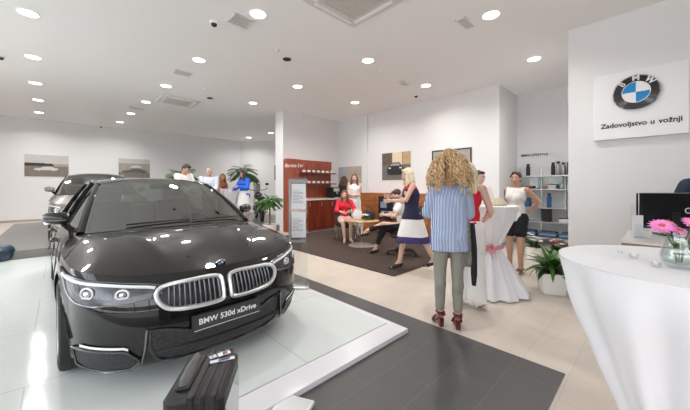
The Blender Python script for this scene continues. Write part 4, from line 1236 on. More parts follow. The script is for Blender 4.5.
# 7 woman standing in white by the poster
f = Fig(1.70, True, heel=.08, hands={1: (-.02, .22, 1.16), -1: (.06, .24, 1.12)}, elbow_pole={1: (1, -.6, -.8), -1: (-1, -.6, -.8)}, head=(-8, 3, 0))
r = person('standing woman in a white dress with very long brown hair before the poster', at(354.5, 8.6, .0)+V((0,0,.0145)), 178, f, 'fair', ('long', 'brown'), length=.42)
skirt(f, r, WHITEC, .52, .01, top_at=f.chest + f.up * .09, name='dress', amp=.004); top(f, r, WHITEC, 'none', .010, 'dress_top', hem=.30, crease=.002, strap=True)
shoes(f, r, mat('nude leather', (.50, .33, .26), .4), 'pump')

# 8 person seated on the office chair, white top and black trousers
f = Fig(1.68, True, pelvis=(0, -.12, .60), lean=9, feet={1: (.10, .42, 0), -1: (.16, .62, .34)}, knee_pole={1: (.1, .6, 1), -1: (0, .5, 1)}, hands={1: (.12, .26, .80), -1: (-.10, .26, .82)}, elbow_pole={1: (1, -1, -.3), -1: (-1, -1, -.3)}, head=(0, 18, 0), heel=.05, toe={1: 0, -1: 0})
r = person('person in white top and black trousers seated cross-legged on the office chair', at(397, 6.1, .0145), 274, f, 'fair', ('short', 'dark'))
trousers(f, r, BLACKC, .86, .012); top(f, r, WHITEC, 'short', .014, 'blouse', hem=-.02, crease=.005); shoes(f, r, BLKLEATH, 'pump')

# far group on the dais
def onfloor(px, t): return at(px, t, .2)
f = Fig(1.86, False, lean=13, pelvis=(0, 0, 1.0), hands={1: (.16, .48, 1.10), -1: (-.16, .48, 1.12)}, elbow_pole={1: (.35, -.5, -1), -1: (-.35, -.5, -1)}, head=(0, 24, 0))
r = person('dark-haired man in a white shirt bending forward behind the roof of the black sedan', onfloor(181, 7.9), 112, f, 'tan', ('short', 'black'), vox=.009)
trousers(f, r, BLACKC, .97, .012); top(f, r, WHITEC, 'long', .016, 'shirt', hem=-.04); shoes(f, r, BLKLEATH, 'dress')
f = Fig(1.78, False, build=1.06, hands={1: (.10, .32, 1.10), -1: (-.10, .34, 1.08)}, elbow_pole={1: (.35, -.5, -1), -1: (-.35, -.5, -1)}, head=(0, 10, 0))
r = person('balding man in a pale blue shirt standing by the distant white table', onfloor(209, 9.0), 150, f, 'mid', ('stubble', 'brown'), vox=.009)
trousers(f, r, NAVYS, .97, .012); top(f, r, LBLUE, 'long', .018, 'shirt', hem=-.04); shoes(f, r, BLKLEATH, 'dress')
f = Fig(1.64, True, heel=.03, lean=6, hands={1: (.12, .36, 1.10), -1: (-.12, .36, 1.10)}, elbow_pole={1: (.35, -.5, -1), -1: (-.35, -.5, -1)}, head=(-30, 10, 0))
r = person('woman with reddish brown hair leaning on the distant white table beside the balding man', onfloor(221, 10.2), 105, f, 'tan', ('long', 'auburn'), length=.22, vox=.009)
trousers(f, r, NAVYS, .97, .012); top(f, r, mat('rust brown fabric', (.33, .12, .06), .8), 'short', .012, 'blouse', hem=-.03); shoes(f, r, BLKLEATH, 'flat')
f = Fig(1.68, True, heel=.05, hands={1: (.10, .30, 1.12), -1: (-.10, .26, 1.20)}, elbow_pole={1: (1, -.6, -.6), -1: (-1, -.6, -.6)}, head=(-10, 14, 0))
r = person('woman in a cobalt blue jacket and white skirt standing before the palm', onfloor(244, 9.1), 215, f, 'tan', ('long', 'dark'), length=.30, vox=.009)
skirt(f, r, WHITEC, .62, .02, name='skirt', amp=.004); top(f, r, BLUEC, 'long', .022, 'jacket', hem=-.08, crease=.008); shoes(f, r, BLKLEATH, 'pump')

# person in navy at the counter, cut by the right edge of the photo
f = Fig(1.74, False, build=1.08, lean=14, hands={1: (.20, .26, 1.06), -1: (-.20, .26, 1.06)}, elbow_pole={1: (.3, -.6, -1), -1: (-.3, -.6, -1)}, head=(0, 16, 0))
r = person('person in a dark navy top standing behind the desk monitor', at(706, 3.1), 196, f, 'mid', ('short', 'dark'))
trousers(f, r, BLACKC, .97, .012); top(f, r, NAVYS, 'long', .024, 'jacket', hem=-.05, crease=.006); shoes(f, r, BLKLEATH, 'dress')
# ---------------------------------------------------------------- things
def one(name, mb, m, label, cat, group=None, parent=None, **k):
    return tag(mb.build(name, m, parent, **k), label, cat, group)

# ---- wall sign with roundel
SIGNW = mat('white sign acrylic', (.86, .87, .89), .25)
r = thing('wall_sign', 'large white sign with blue and white roundel on the right wall', 'sign', (XR, .178, 2.52), 0)
mb = MB(); mb.rbox(-.075, -.455, -.455, -.003, .455, .455, .008); mb.build('sign_panel', SIGNW, r, smooth=False)
b = roundel(r, .235, 'roundel'); b.location = (-.076, .015, .145); b.rotation_euler = (0, 0, -PI / 2)
# facing -X: text reads along -Y
TX_ = Matrix.Translation((-.077, .0, -.27)) @ Matrix.Rotation(-PI / 2, 4, 'Z') @ Matrix.Rotation(PI / 2, 4, 'X')
wd = []
for s_ in ('Zadovoljstvo', 'u', 'vožnji'):
    o_ = text_obj('sign_lettering', s_, .088, BLACK, r, Matrix(), .002, .0022, align='LEFT'); xs_ = [q_.co.x for q_ in o_.data.vertices]; wd.append((o_, min(xs_), max(xs_)))
tot = sum(b_ - a_ for _, a_, b_ in wd) + 2 * .032; cur = -tot / 2 + .01
for o_, a_, b_ in wd:
    o_.data.transform(TX_ @ Matrix.Translation((cur - a_, 0, 0))); cur += b_ - a_ + .032

# ---- product shelves in the recess
GLS = glass_mat('shelf glass', (.88, .93, .92), .12)
SX0, SX1, SY0, SY1 = 8.30, 8.68, 1.0, 2.47
r = thing('display_shelf', 'wall of glass and steel product shelves in the recess with mirrored boxes', 'shelf', (SX0, SY0, 0), 0)
levels = [(.20, 'shelf_board'), (.57, 'shelf_board'), (.91, 'shelf_board'), (1.35, 'shelf_board'), (1.67, 'shelf_board')]
for z, n in levels:
    mb = MB(); mb.box(0, 0, z - .012, SX1 - SX0, SY1 - SY0, z); mb.build(n, mat('pale glass shelf', (.42, .47, .47), .12), r, smooth=False)
    mb = MB(); mb.box(-.006, 0, z - .02, 0, SY1 - SY0, z + .004); mb.build('shelf_edge', STEEL, r, smooth=False)
for y in (.01, .5, .98, 1.45):
    mb = MB(); mb.box(.34, y - .012, 0, .365, y + .012, 1.9); mb.build('upright', STEEL, r, smooth=False)
for k in range(3):
    mb = MB(); mb.box(.33, .03 + .48 * k, 1.37, .337, .47 + .48 * k, 1.65); mb.build('mirror_back', mat('mirror back', (.5, .53, .53), .08, 1), r, smooth=False)
    mb = MB(); mb.box(0, .02 + .48 * k, 1.355, .33, .026 + .48 * k, 1.655); mb.build('glass_divider', GLS, r, smooth=False)
mb = MB(); M = Matrix.Translation((.385, 1.15, 2.21)) @ Matrix.Rotation(-PI / 2, 4, 'Z') @ Matrix.Rotation(PI / 2, 4, 'X')
r2 = thing('wall_lettering', 'small dark lettering on the recess wall above the product shelves', 'lettering', (8.3, SY0, 0), 0)
text_obj('lettering', 'BMW LIFESTYLE', .085, BLACK, r2, M, .002, .001)
CB, CBL, CG, CR_, CW_ = mat('product black', (.02, .02, .025), .35), mat('product blue', (.03, .10, .28), .4), mat('product silver', (.45, .45, .46), .3, .7), mat('product red', (.45, .03, .03), .5), mat('product white', (.75, .75, .74), .5)
def flask(y, z, h, rr, m, lb, grp='bottles and flasks on the product shelves', x=.15):
    t = thing('travel_flask', lb, 'bottle', (SX0 + x, SY0 + y, z), 0, grp)
    a = MB(); a.lathe([(rr * .9, 0), (rr, .01), (rr, h * .72), (rr * .7, h * .82), (rr * .7, h * .84)]); a.build('flask_body', m, t)
    a = MB(); a.lathe([(rr * .75, h * .835), (rr * .75, h), (rr * .5, h)]); a.build('cap', CB, t)
def carton(y, z, w, h, d, m, lb, x=.1, name='product_box', grp='boxes on the product shelves', cat='box'):
    t = thing(name, lb, cat, (SX0 + x, SY0 + y, z), 0, grp)
    a = MB(); a.rbox(0, -w / 2, 0, d, w / 2, h * .86, .008); a.build('carton', m, t, smooth=False)
    a = MB(); a.rbox(-.003, -w / 2 - .003, h * .84, d + .003, w / 2 + .003, h, .008); a.build('lid', CB, t, smooth=False)
for y, h, rr, m, lb in ((1.22, .30, .045, CB, 'black flask standing alone on the top shelf, farthest from the wall edge'), (.70, .31, .042, CB, 'leftmost black flask of the cluster on the top shelf'), (.60, .33, .045, CG, 'silver flask in the cluster on the top shelf'), (.50, .30, .042, CG, 'shorter silver flask in the middle of the top shelf cluster')):
    flask(y, 1.672, h, rr, m, lb)
for y, w, h, m, lb in ((.36, .13, .30, CB, 'tall black box on the top shelf beside the flasks'), (.20, .10, .27, CB, 'second black box on the top shelf near the pillar edge')):
    carton(y, 1.672, w, h, .12, m, lb)
for y, w, h, m, lb in ((1.25, .20, .07, CR_, 'flat dark red box in the farthest mirrored compartment'), (.72, .16, .12, CG, 'silver box in the middle mirrored compartment'), (.30, .14, .16, CB, 'black box in the mirrored compartment nearest the pillar')):
    carton(y, 1.352, w, h, .14, m, lb)
flask(.78, .912, .34, .05, CBL, 'dark blue bottle in the middle of the third shelf')
carton(.34, .912, .12, .24, .10, CG, 'small grey box standing on the third shelf', .15)
carton(1.30, .912, .22, .22, .16, CBL, 'dark blue box on the third shelf behind the woman', .12)
carton(.84, .572, .20, .30, .14, CB, 'large black box on the fourth shelf', .12)
carton(.45, .572, .26, .10, .18, CW_, 'low white box on the fourth shelf', .12)
for k, (y, lb) in enumerate(((1.22, 'folded blue cloth on the lowest shelf, farthest from the pillar'), (.80, 'folded blue cloth in the middle of the lowest shelf'), (.38, 'folded blue cloth on the lowest shelf beside the pillar'))):
    t = thing('folded_shirt', lb, 'folded clothes', (SX0 + .19, SY0 + y, .202), 0, 'folded clothes on the lowest shelf')
    for q in range(3):
        a = MB(); a.rbox(-.14, -.17, .045 * q, .14, .17, .045 * q + .042, .02); a.build('folded_layer', (mat('denim blue', (.07, .12, .22), .9), mat('pale blue', (.25, .33, .45), .9))[q % 2], t)

# ---- bar cabinet
CHERRY = wood_mat('dark cherry wood', (.13, .018, .010), (.24, .040, .020), 5, .3)
CHERRYL = wood_mat('red brown cherry panel', (.26, .050, .022), (.36, .085, .040), 5, .35)
STONE = mat('pale counter stone', (.62, .58, .54), .3)
r = thing('bar_cabinet', 'dark cherry wood coffee bar cabinet with shelves of white cups against the wall', 'cabinet', (5.06, 7.38, 0), 0)
W_ = 2.28
mb = MB(); mb.box(0, .47, .0, .45, .71, W_); mb.build('side_tower', CHERRYL, r, smooth=False)
mb = MB(); mb.box(.45, .60, 1.04, 1.87, .71, W_); mb.build('back_panel', CHERRYL, r, smooth=False)
mb = MB(); mb.box(.45, .56, 2.0, 1.87, .60, W_); mb.box(.43, .46, 1.04, .45, .47, W_); mb.build('fascia', CHERRYL, r, smooth=False)
for z in (1.52, 1.87):
    mb = MB(); mb.box(.452, .30, z - .03, 1.87, .599, z); mb.build('shelf', CHERRY, r, smooth=False)
mb = MB(); mb.box(.45, .03, .06, 2.27, .70, .985); mb.build('base_cabinet', CHERRY, r, smooth=False)
for k in range(4):
    mb = MB(); mb.rbox(.46 + .452 * k, .008, .09, .46 + .452 * k + .44, .03, .97, .004); d = mb.build('door', CHERRY, r, smooth=False)
    mb = MB(); mb.tube([(.50 + .452 * k, .008, .80), (.50 + .452 * k, -.018, .80), (.50 + .452 * k, -.018, .92), (.50 + .452 * k, .008, .92)], .006, 6); mb.build('handle', STEEL, d)
mb = MB(); mb.box(.43, -.02, .985, 2.29, .70, 1.03); mb.build('counter_top', STONE, r, smooth=False)
mb = MB(); mb.box(.45, .06, 0, 2.27, .70, .06); mb.build('plinth', STEEL, r, smooth=False)
text_obj('lettering', 'Barista Bar', .155, WHITE, r, Matrix.Translation((.225, .468, 2.07)) @ Matrix.Rotation(PI / 2, 4, 'X') @ Matrix.Rotation(.06, 4, 'Z'), .002, .001, shear=.4)
# cups
PORC = mat('white porcelain', (.85, .85, .84), .2)
proto = None
for row, (z, nm) in enumerate(((1.872, 'upper'), (1.522, 'lower'))):
    for k in range(7):
        c = (5.62 + .195 * k, 7.78, z)
        if proto is None:
            proto = t = thing('coffee_cup', None, 'cup', c, 0)
            a = MB(); a.lathe([(.025, 0), (.03, .004), (.047, .035), (.052, .075), (.048, .075), (.042, .035), (.001, .008)], cap=False); a.build('cup_bowl', PORC, t)
            a = MB(); a.tube([(.048, 0, .06), (.07, 0, .058), (.075, 0, .04), (.062, 0, .022), (.042, 0, .022)], .006, 6); a.build('handle', PORC, t)
            a = MB(); a.lathe([(.05, -.0), (.075, .006), (.078, .010), (.04, .004)], cap=False); a.build('saucer', PORC, t)
        else: t = copy_tree(proto); t.location = c
        t['group'] = 'white cups in a row on the %s bar shelf' % nm
        t['label'] = 'small white coffee cup in the row on the %s shelf of the cherry wood bar' % nm
# coffee machine on the counter
r = thing('coffee_machine', 'black and steel coffee machine on the bar counter beside the poster', 'coffee machine', (6.72, 7.62, 1.032), 0)
mb = MB(); mb.rbox(-.15, -.16, 0, .15, .18, .36, .02); mb.build('machine_housing', BLACK, r)
mb = MB(); mb.rbox(-.12, -.19, .22, .12, -.16, .33, .01); mb.build('front_panel', STEEL, r)
mb = MB(); mb.cyl((0, -.20, .21), (0, -.20, .13), .03, .02); mb.build('spout', STEEL, r)
mb = MB(); mb.rbox(-.10, -.26, 0, .10, -.16, .025, .01); mb.build('drip_tray', STEEL, r)

# ---- wooden credenza
ORW = wood_mat('orange cherry veneer', (.30, .095, .025), (.46, .17, .055), 4, .35, 'Y')
r = thing('sideboard', 'long orange brown wooden sideboard along the lounge wall', 'sideboard', (6.93, 4.1, .0145), 0)
mb = MB(); mb.box(.02, 0, 0, .45, 2.45, 1.17); mb.build('carcass', ORW, r, smooth=False)
mb = MB(); mb.box(0, -.01, 1.17, .455, 2.46, 1.205); mb.build('top', ORW, r, smooth=False)
for k in range(4):
    for z0, z1, n in ((.06, .80, 'door'), (.82, 1.15, 'drawer')):
        mb = MB(); mb.rbox(.0, .02 + .61 * k, z0, .02, .60 + .61 * k, z1, .004); d = mb.build(n, ORW, r, smooth=False)
        mb = MB(); zz = (z1 + z0) / 2 if n == 'drawer' else z1 - .1; mb.tube([(0, .24 + .61 * k, zz), (-.02, .24 + .61 * k, zz), (-.02, .38 + .61 * k, zz), (0, .38 + .61 * k, zz)], .006, 6); mb.build('handle', STEEL, d)
r = thing('display_board', 'dark blue black board standing in front of the wooden sideboard', 'display board', (6.80, 5.42, .0145), 0)
mb = MB(); mb.rbox(-.012, -.26, .44, .012, .26, 1.12, .008); mb.build('board_panel', mat('board dark', (.015, .02, .035), .25), r)
for y in (-.2, .2):
    mb = MB(); mb.tube([(0, y, .5), (0, y, .02)], .012, 8); mb.tube([(-.10, y, .012), (.10, y, .012)], .012, 8); mb.build('leg', BLACK, r)
mb = MB(); mb.box(-.0135, -.18, .6, -.012, .10, .62); mb.box(-.0135, -.18, .66, -.012, .16, .69); mb.box(-.0135, -.05, .78, -.012, .18, .96); mb.build('board_print', mat('board print', (.25, .30, .36), .5), r, smooth=False)

# ---- pictures
def picture(name, label, M, w, h, kind, dk=(.25, .24, .23)):
    """framed canvas built in local x (width) z (height), facing -y, then placed by M"""
    r = thing(name, label, 'picture'); r.matrix_world = M
    a = MB(); a.rbox(-w / 2, -.02, -h / 2, w / 2, -.002, h / 2, .004); a.build('canvas', mat('canvas edge', (.6, .58, .56), .7), r, smooth=False)
    def q(x0, z0, x1, z1, m, y=-.0205, nm='print_area'):
        b = MB(); b.box(x0 * w, y - .0006, z0 * h, x1 * w, y, z1 * h); return b.build(nm, m, r, smooth=False)
    def sil(pts, m, y=-.0218, nm='printed_car'):
        b = MB(); b.poly([(x * w, y, z * h) for x, z in pts], (0, -.0006, 0)); return b.build(nm, m, r, smooth=False)
    return r, q, sil
def car_side(x0, z0, s, hs=1.0):
    P_ = [(0, .10), (.02, .30), (.10, .42), (.26, .48), (.38, .72), (.55, .80), (.74, .74), (.88, .52), (.98, .46), (1.0, .20), (.97, .08), (.88, .08), (.86, -.02), (.80, -.06), (.74, -.02), (.72, .06), (.28, .06), (.26, -.02), (.20, -.06), (.14, -.02), (.12, .08), (.03, .06)]
    return [(x0 + x * s, z0 + z * s * .42 * hs) for x, z in P_]
BKM = lambda x, z: Matrix.Translation((x, BW - .001, z))
SKYP, ROADP, BLDG, CARS = mat('print pale sky', (.56, .54, .52), .7, var=.12), mat('print road', (.22, .19, .165), .7, var=.3, vscale=9), mat('print buildings', (.36, .33, .31), .7, var=.3, vscale=7), mat('print silver car', (.62, .61, .60), .6)
DKP = mat('print shadow', (.05, .045, .045), .7)
r, q, sil = picture('picture', 'picture of two cars on the back wall, nearest the left edge', BKM(-.335, 2.16), 1.12, .76, 0)
q(-.5, -.5, .5, .5, SKYP); q(-.5, -.5, .5, -.02, ROADP, -.0212); q(-.5, -.02, -.05, .12, DKP, -.0215); q(.1, -.02, .5, .10, BLDG, -.0215)
sil(car_side(-.30, -.22, .55), CARS); sil([(-.14, -.02), (-.06, .10), (.10, .11), (.17, 0), (.02, -.02)], DKP, -.0226, 'printed_window')
r, q, sil = picture('picture', 'grey picture of a car on the back wall above the sedan roof', BKM(2.25, 2.18), 1.08, .78, 0)
q(-.5, -.5, .5, .5, BLDG); q(-.5, .25, .5, .5, SKYP, -.0212); q(-.5, -.5, .5, -.22, ROADP, -.0212)
sil(car_side(-.40, -.25, .80, .9), mat('print dark car', (.12, .12, .12), .5)); sil([(-.16, .03), (-.06, .14), (.14, .15), (.26, .05)], CARS, -.0226, 'printed_window')
# lounge wall, facing -X: local -y -> -X
LM = lambda y, z: Matrix.Translation((7.399, y, z)) @ Matrix.Rotation(-PI / 2, 4, 'Z')
r, q, sil = picture('picture', 'picture of a dark car on a city street, on the lounge wall', LM(5.49, 2.04), 1.06, .83, 0)
WARM = mat('print warm evening', (.52, .34, .18), .7, var=.3, vscale=6)
q(-.5, -.5, .5, .5, mat('print street grey', (.16, .15, .145), .6, var=.4, vscale=8)); q(-.12, .02, .22, .5, mat('print evening glow', (.75, .62, .42), .7), -.0212); q(-.5, .05, -.14, .5, mat('print dark facade', (.14, .10, .07), .7, var=.5, vscale=10), -.0215); q(.24, .05, .5, .5, WARM, -.0215)
sil([(-.30, -.30), (-.31, -.10), (-.26, .0), (-.16, .13), (.12, .13), (.22, .0), (.27, -.10), (.26, -.30), (.18, -.33), (-.22, -.33)], mat('print black car', (.03, .03, .035), .4))
sil([(-.21, .01), (-.14, .10), (.10, .10), (.17, .01)], mat('print windscreen', (.33, .35, .36), .5), -.0226, 'printed_window')
for x in (-.25, .13): sil([(x, -.09), (x + .08, -.10), (x + .08, -.05), (x, -.04)], mat('print lamp', (.8, .75, .6), .5), -.0226, 'printed_lamp')
r, q, sil = picture('picture', 'dark framed picture partly hidden behind the curly-haired woman', LM(3.72, 2.0), 1.1, .78, 0)
q(-.5, -.5, .5, .5, DKP); q(-.46, -.45, .46, .45, BLDG, -.0212); sil(car_side(-.35, -.25, .7), CARS)
r, q, sil = picture('picture', 'large poster of a woman beside a car in the lounge corner', LM(7.46, 1.56), 1.2, 1.12, 0)
q(-.5, -.5, .5, .5, mat('print beige interior', (.50, .42, .36), .7, var=.35, vscale=5)); q(-.5, .1, -.1, .5, mat('print grey window', (.42, .43, .45), .6, var=.3, vscale=6), -.0212); q(-.5, -.5, -.15, -.05, DKP, -.0212)
sil([(-.45, .0), (-.38, .18), (-.22, .22), (-.10, .10), (-.12, -.1), (-.4, -.12)], mat('print brown shape', (.16, .10, .07), .6)); sil([(.10, -.5), (.05, 0), (.15, .20), (.32, .16), (.38, -.1), (.4, -.5)], mat('print cream dress', (.70, .62, .52), .7), -.0222, 'printed_figure')
AM = Matrix.Translation((8.30, 13.74, 2.15)) @ Matrix.Rotation(math.radians(-41.8), 4, 'Z')
r, q, sil = picture('picture', 'small dark framed picture deep in the hall left of the bar wall', AM @ Matrix.Translation((0, .0, 0)), .42, .78, 0)
q(-.5, -.5, .5, .5, DKP); q(-.35, -.4, .35, .4, BLDG, -.0212)

# ---- glass info stand on the platform
c = P(298, 4.05, PZ)
r = thing('info_stand', 'tall glass information stand holding two white price sheets on the platform edge', 'sign stand', c, math.atan2(-FW.x, FW.y) + .06)
PAPER = mat('white paper', (.72, .72, .74), .6)
mb = MB(); mb.rbox(-.125, -.006, .03, .125, .006, 1.49, .005); mb.build('glass_panel', glass_mat('info glass', (.93, .955, .95), .05), r)
mb = MB(); mb.box(-.125, -.014, .62, -.095, .014, 1.44); mb.box(-.125, -.012, 1.41, .122, .012, 1.46); mb.box(-.125, -.010, .60, .10, .010, .635); mb.build('grey_frame', mat('grey stand frame', (.30, .31, .32), .5), r, smooth=False)
for z0, z1 in ((1.06, 1.40), (.67, 1.02)):
    mb = MB(); mb.box(-.085, -.0105, z0, .105, -.0068, z1); s_ = mb.build('paper_sheet', PAPER, r, smooth=False)
    mb = MB(); mb.mi = 0
    for k in range(9): mb.box(-.07, -.0112, z1 - .10 - k * .02, -.07 + (.14 if k % 3 else .09), -.0104, z1 - .094 - k * .02)
    mb.build('printed_lines', mat('print grey line', (.20, .22, .27), .6), s_, smooth=False)
mb = MB(); mb.rbox(-.15, -.11, 0.001, .15, .11, .03, .01); mb.build('base', STEEL, r)

# ---- round lounge table
c = P(362, 7.07, .0145)
r = thing('round_table', 'low round table with thin wooden top and steel disc foot on the carpet', 'table', c)
mb = MB(); mb.lathe([(.001, .575), (.40, .575), (.41, .585), (.41, .597), (.40, .605), (.001, .605)], seg=40, cap=False); mb.build('table_top', wood_mat('table wood', (.42, .23, .12), (.55, .33, .18), 3, .3, 'X'), r)
mb = MB(); mb.cyl((0, 0, .02), (0, 0, .575), .03, .03, 20); mb.build('pole', CHROME, r)
mb = MB(); mb.lathe([(.001, 0), (.32, 0), (.325, .008), (.30, .018), (.06, .03), (.001, .03)], seg=40, cap=False); mb.build('foot_disc', mat('satin steel', (.60, .58, .56), .35, .8), r)
tz = .621
GREEN = mat('leaf green', (.055, .15, .03), .5, var=.4, vscale=12); DGREEN = mat('dark leaf green', (.022, .075, .018), .4, var=.4, vscale=12)
PINK = mat('pink petal', (.84, .26, .58), .55, var=.15, vscale=20); LPINK = mat('pale pink petal', (.78, .42, .48), .6); WPET = mat('white petal', (.82, .80, .76), .6)
def bouquet(name, label, loc, n, rad, h, cols, seed, cat='flowers', group=None):
    t = thing(name, label, cat, loc, 0, group); q = random.Random(seed)
    a = MB()
    for i in range(n * 3):
        an = q.random() * 6.28; rr = rad * q.uniform(.4, 1.15); d = V((math.cos(an), math.sin(an), 0)); z = h * q.uniform(.15, .7); w_ = d.cross(V((0, 0, 1))) * rad * .16
        p0 = V((0, 0, .02)) + d * rad * .2; p1 = d * rr * .6 + V((0, 0, z)); p2 = d * rr + V((0, 0, z * q.uniform(.5, 1)))
        a.add([p0, p1 - w_, p2, p1 + w_], [(0, 1, 2), (0, 2, 3)])
    a.build('foliage', GREEN, t, smooth=False, recalc=False)
    for i in range(n):
        an = 2.4 * i; rr = rad * .75 * math.sqrt((i + .5) / n); c_ = V((rr * math.cos(an), rr * math.sin(an), h * (1 - .35 * (rr / rad) ** 2))); a = MB()
        for ring, (pr, pz) in enumerate(((rad * .34, 0), (rad * .24, .006))):
            for k in range(9):
                th = 2 * PI * k / 9 + ring * .3; d = V((math.cos(th), math.sin(th), 0)); s_ = d.cross(V((0, 0, 1))) * pr * .25
                a.add([c_ + V((0, 0, pz)), c_ + d * pr * .6 - s_ + V((0, 0, pz + .008)), c_ + d * pr + V((0, 0, pz - .004)), c_ + d * pr * .6 + s_ + V((0, 0, pz + .008))], [(0, 1, 2, 3)])
        a.ell(c_ + V((0, 0, .006)), rad * .09, rad * .09, rad * .06, None, 8, 6)
        a.build('blossom', cols[i % len(cols)], t, smooth=False, recalc=False)
    return t
bouquet('flower_bouquet', 'small bouquet of pink and white flowers on the low round table', c + V((-.02, -.12, tz - .0145)), 9, .12, .14, [WPET, LPINK, PINK, WPET], 3)
def bag(name, label, loc, w, d, h, m, rz=0.0, handle=.12):
    t = thing(name, label, 'bag', loc, rz)
    a = MB(); n = 24; rings = []
    for z, s_ in ((0, .92), (.02, 1), (h * .5, 1.03), (h * .9, .88), (h, .78)):
        rings.append([(w / 2 * s_ * (abs(math.cos(x)) ** .5) * (1 if math.cos(x) > 0 else -1), d / 2 * (s_ if z < h * .8 else s_ * .6) * (abs(math.sin(x)) ** .6) * (1 if math.sin(x) > 0 else -1), z) for x in [2 * PI * k / n for k in range(n)]])
    a.loft(rings, True, True); a.build('bag_body', m, t)
    for s_ in (1, -1):
        a = MB(); a.tube([(w * .28 * math.cos(x), s_ * d * .18, h * .93 + handle * math.sin(x)) for x in [PI * k / 12 for k in range(13)]], .008, 6); a.build('handle', m, t)
    return t
bag('handbag', 'black leather handbag standing on the low round table', c + V((.20, -.06, tz - .0145)), .26, .13, .20, mat('dark blue black leather', (.015, .02, .035), .4), math.radians(-45))
bag('paper_bag', 'white paper bag behind the flowers on the low round table', c + V((.02, .16, tz - .0145)), .22, .10, .22, PAPER, math.radians(-30), .05)

# ---- chairs
def side_chair(loc, rz, label):
    t = thing('lounge_chair', label, 'chair', loc, rz)
    a = MB(); a.rbox(-.24, -.28, .34, .24, .20, .392, .06); a.build('seat', BLKLEATH, t)
    a = MB(); a.M = Matrix.Translation((0, -.33, .42)) @ Matrix.Rotation(math.radians(10), 4, 'X'); a.rbox(-.23, -.045, 0, .23, .0, .40, .02); a.build('backrest', BLKLEATH, t)
    for s_ in (1, -1):
        a = MB(); a.tube([(s_ * .25, -.28, .40), (s_ * .25, -.30, .02), (s_ * .25, .18, .02), (s_ * .25, .18, .39)], .012, 8); a.build('leg_frame', CHROME, t)
    return t
side_chair((red_seat[0].x, red_seat[0].y, .0145) if False else (red_seat[0].x - .0, red_seat[0].y, .0145), red_seat[1], 'black leather chair with chrome legs under the seated woman in red')
c = at(397, 6.1, .0145); rz = rot_for(274)
t = thing('office_chair', 'black office chair on a five star base under the cross-legged person', 'chair', c, rz)
mb = MB(); mb.rbox(-.25, -.36, .38, .25, .14, .438, .07); mb.build('seat', BLACKC, t)
mb = MB(); mb.M = Matrix.Translation((0, -.41, .45)) @ Matrix.Rotation(math.radians(8), 4, 'X'); mb.rbox(-.22, -.05, .05, .22, -.01, .55, .02); mb.build('backrest', BLACKC, t)
mb = MB(); mb.cyl((0, -.11, .10), (0, -.11, .38), .028, .024); mb.build('gas_column', BLACK, t)
for k in range(5):
    a_ = 2 * PI * k / 5 + .3; d = V((math.cos(a_), math.sin(a_), 0)); o_ = V((0, -.11, 0)); mb = MB(); mb.tube([o_ + V((0, 0, .12)), o_ + d * .30 + V((0, 0, .075))], [.024, .016], 8); l_ = mb.build('base_arm', BLACK, t)
    mb = MB(); mb.cyl(o_ + d * .30 + V((-.02, 0, .028)), o_ + d * .30 + V((.02, 0, .028)), .028, .028, 14); mb.tube([o_ + d * .30 + V((0, 0, .03)), o_ + d * .30 + V((0, 0, .075))], .009, 6); mb.build('castor', BLACK, l_)

# ---- draped tall tables
def draped(label, loc, R0, H, waist, wz, R1, folds, m, seed=1, tie=None, seg=144, amp=.02, swirl=0.0):
    t = thing('draped_table', label, 'table', loc)
    a = MB(); rows = []
    a.lathe([(.001, H), (R0 * .5, H + .0005), (R0 - .012, H), (R0 - .003, H - .003)], seg=seg, cap=False)
    zs = [H - .003 - (H - .016) * j / 40 for j in range(41)]
    for z in zs:
        r0 = sinterp([(.012, R1), (wz * .45, waist + (R1 - waist) * .52), (wz, waist), (wz + (H - wz) * .45, waist + (R0 - waist) * .42), (wz + (H - wz) * .8, waist + (R0 - waist) * .85), (H, R0)], z)
        dep = 1 - z / H; row = []
        for i in range(seg):
            an = 2 * PI * i / seg; fo = math.sin(an * folds + .8 * math.sin(an * 3 + seed) + swirl * dep) * .6 + math.sin(an * (folds * 1.7 // 1) + seed * 2 + 2.5 * dep) * .4
            k = amp * (math.sin(min(dep * 4.5, 1) * PI / 2)) * (1 if z > wz else 1 + 1.2 * (wz - z) / wz) * (.35 if abs(z - wz) < .05 else 1)
            row.append(((r0 + k * fo) * math.cos(an), (r0 + k * fo) * math.sin(an), z + (0 if z > .02 else 0)))
        rows.append(row)
    a.loft(rows); a.build('tablecloth', m, t, weld=False, angle=80)
    a = MB(); a.cyl((0, 0, .03), (0, 0, H - .03), .03, .03); a.lathe([(.001, .0), (R1 * .55, .0), (R1 * .55, .02), (.03, .04)], cap=False); a.build('table_stand', STEEL, t)
    if tie:
        a = MB(); a.tube([((waist + .012) * math.cos(x), (waist + .012) * math.sin(x), wz + .008 * math.sin(x * 3)) for x in [2 * PI * k / 32 for k in range(32)]], .018, 8, True, flat=2); b = a.build('ribbon', tie, t)
        f_ = math.atan2(-loc[1], -loc[0]); d = V((math.cos(f_ - .25), math.sin(f_ - .25), 0)); sd = V((-d.y, d.x, 0)); c0 = d * (waist + .03) + V((0, 0, wz))
        a = MB()
        for s_ in (1, -1):
            a.tube([c0 + sd * s_ * .10 * math.sin(x) * 1.0 + V((0, 0, .045 * math.sin(2 * x))) + d * .02 * math.sin(x) for x in [PI * k / 14 for k in range(15)]], .012, 6, flat=2.4)
            a.tube([c0, c0 + sd * s_ * .05 - V((0, 0, .07)), c0 + sd * s_ * .075 - V((0, 0, .15)) + d * .02], [.012, .014, .018], 6, flat=.4)
        a.ell(c0 + d * .012, .022, .022, .022); a.build('bow', tie, b)
    return t
TIE = mat('dusty pink ribbon', (.60, .25, .30), .6)
tc = P(490, 4.05); draped('tall table draped in white cloth with a pink bow round its middle', tc, .345, 1.15, .13, .60, .45, 11, CLOTH, 2, TIE, amp=.022)
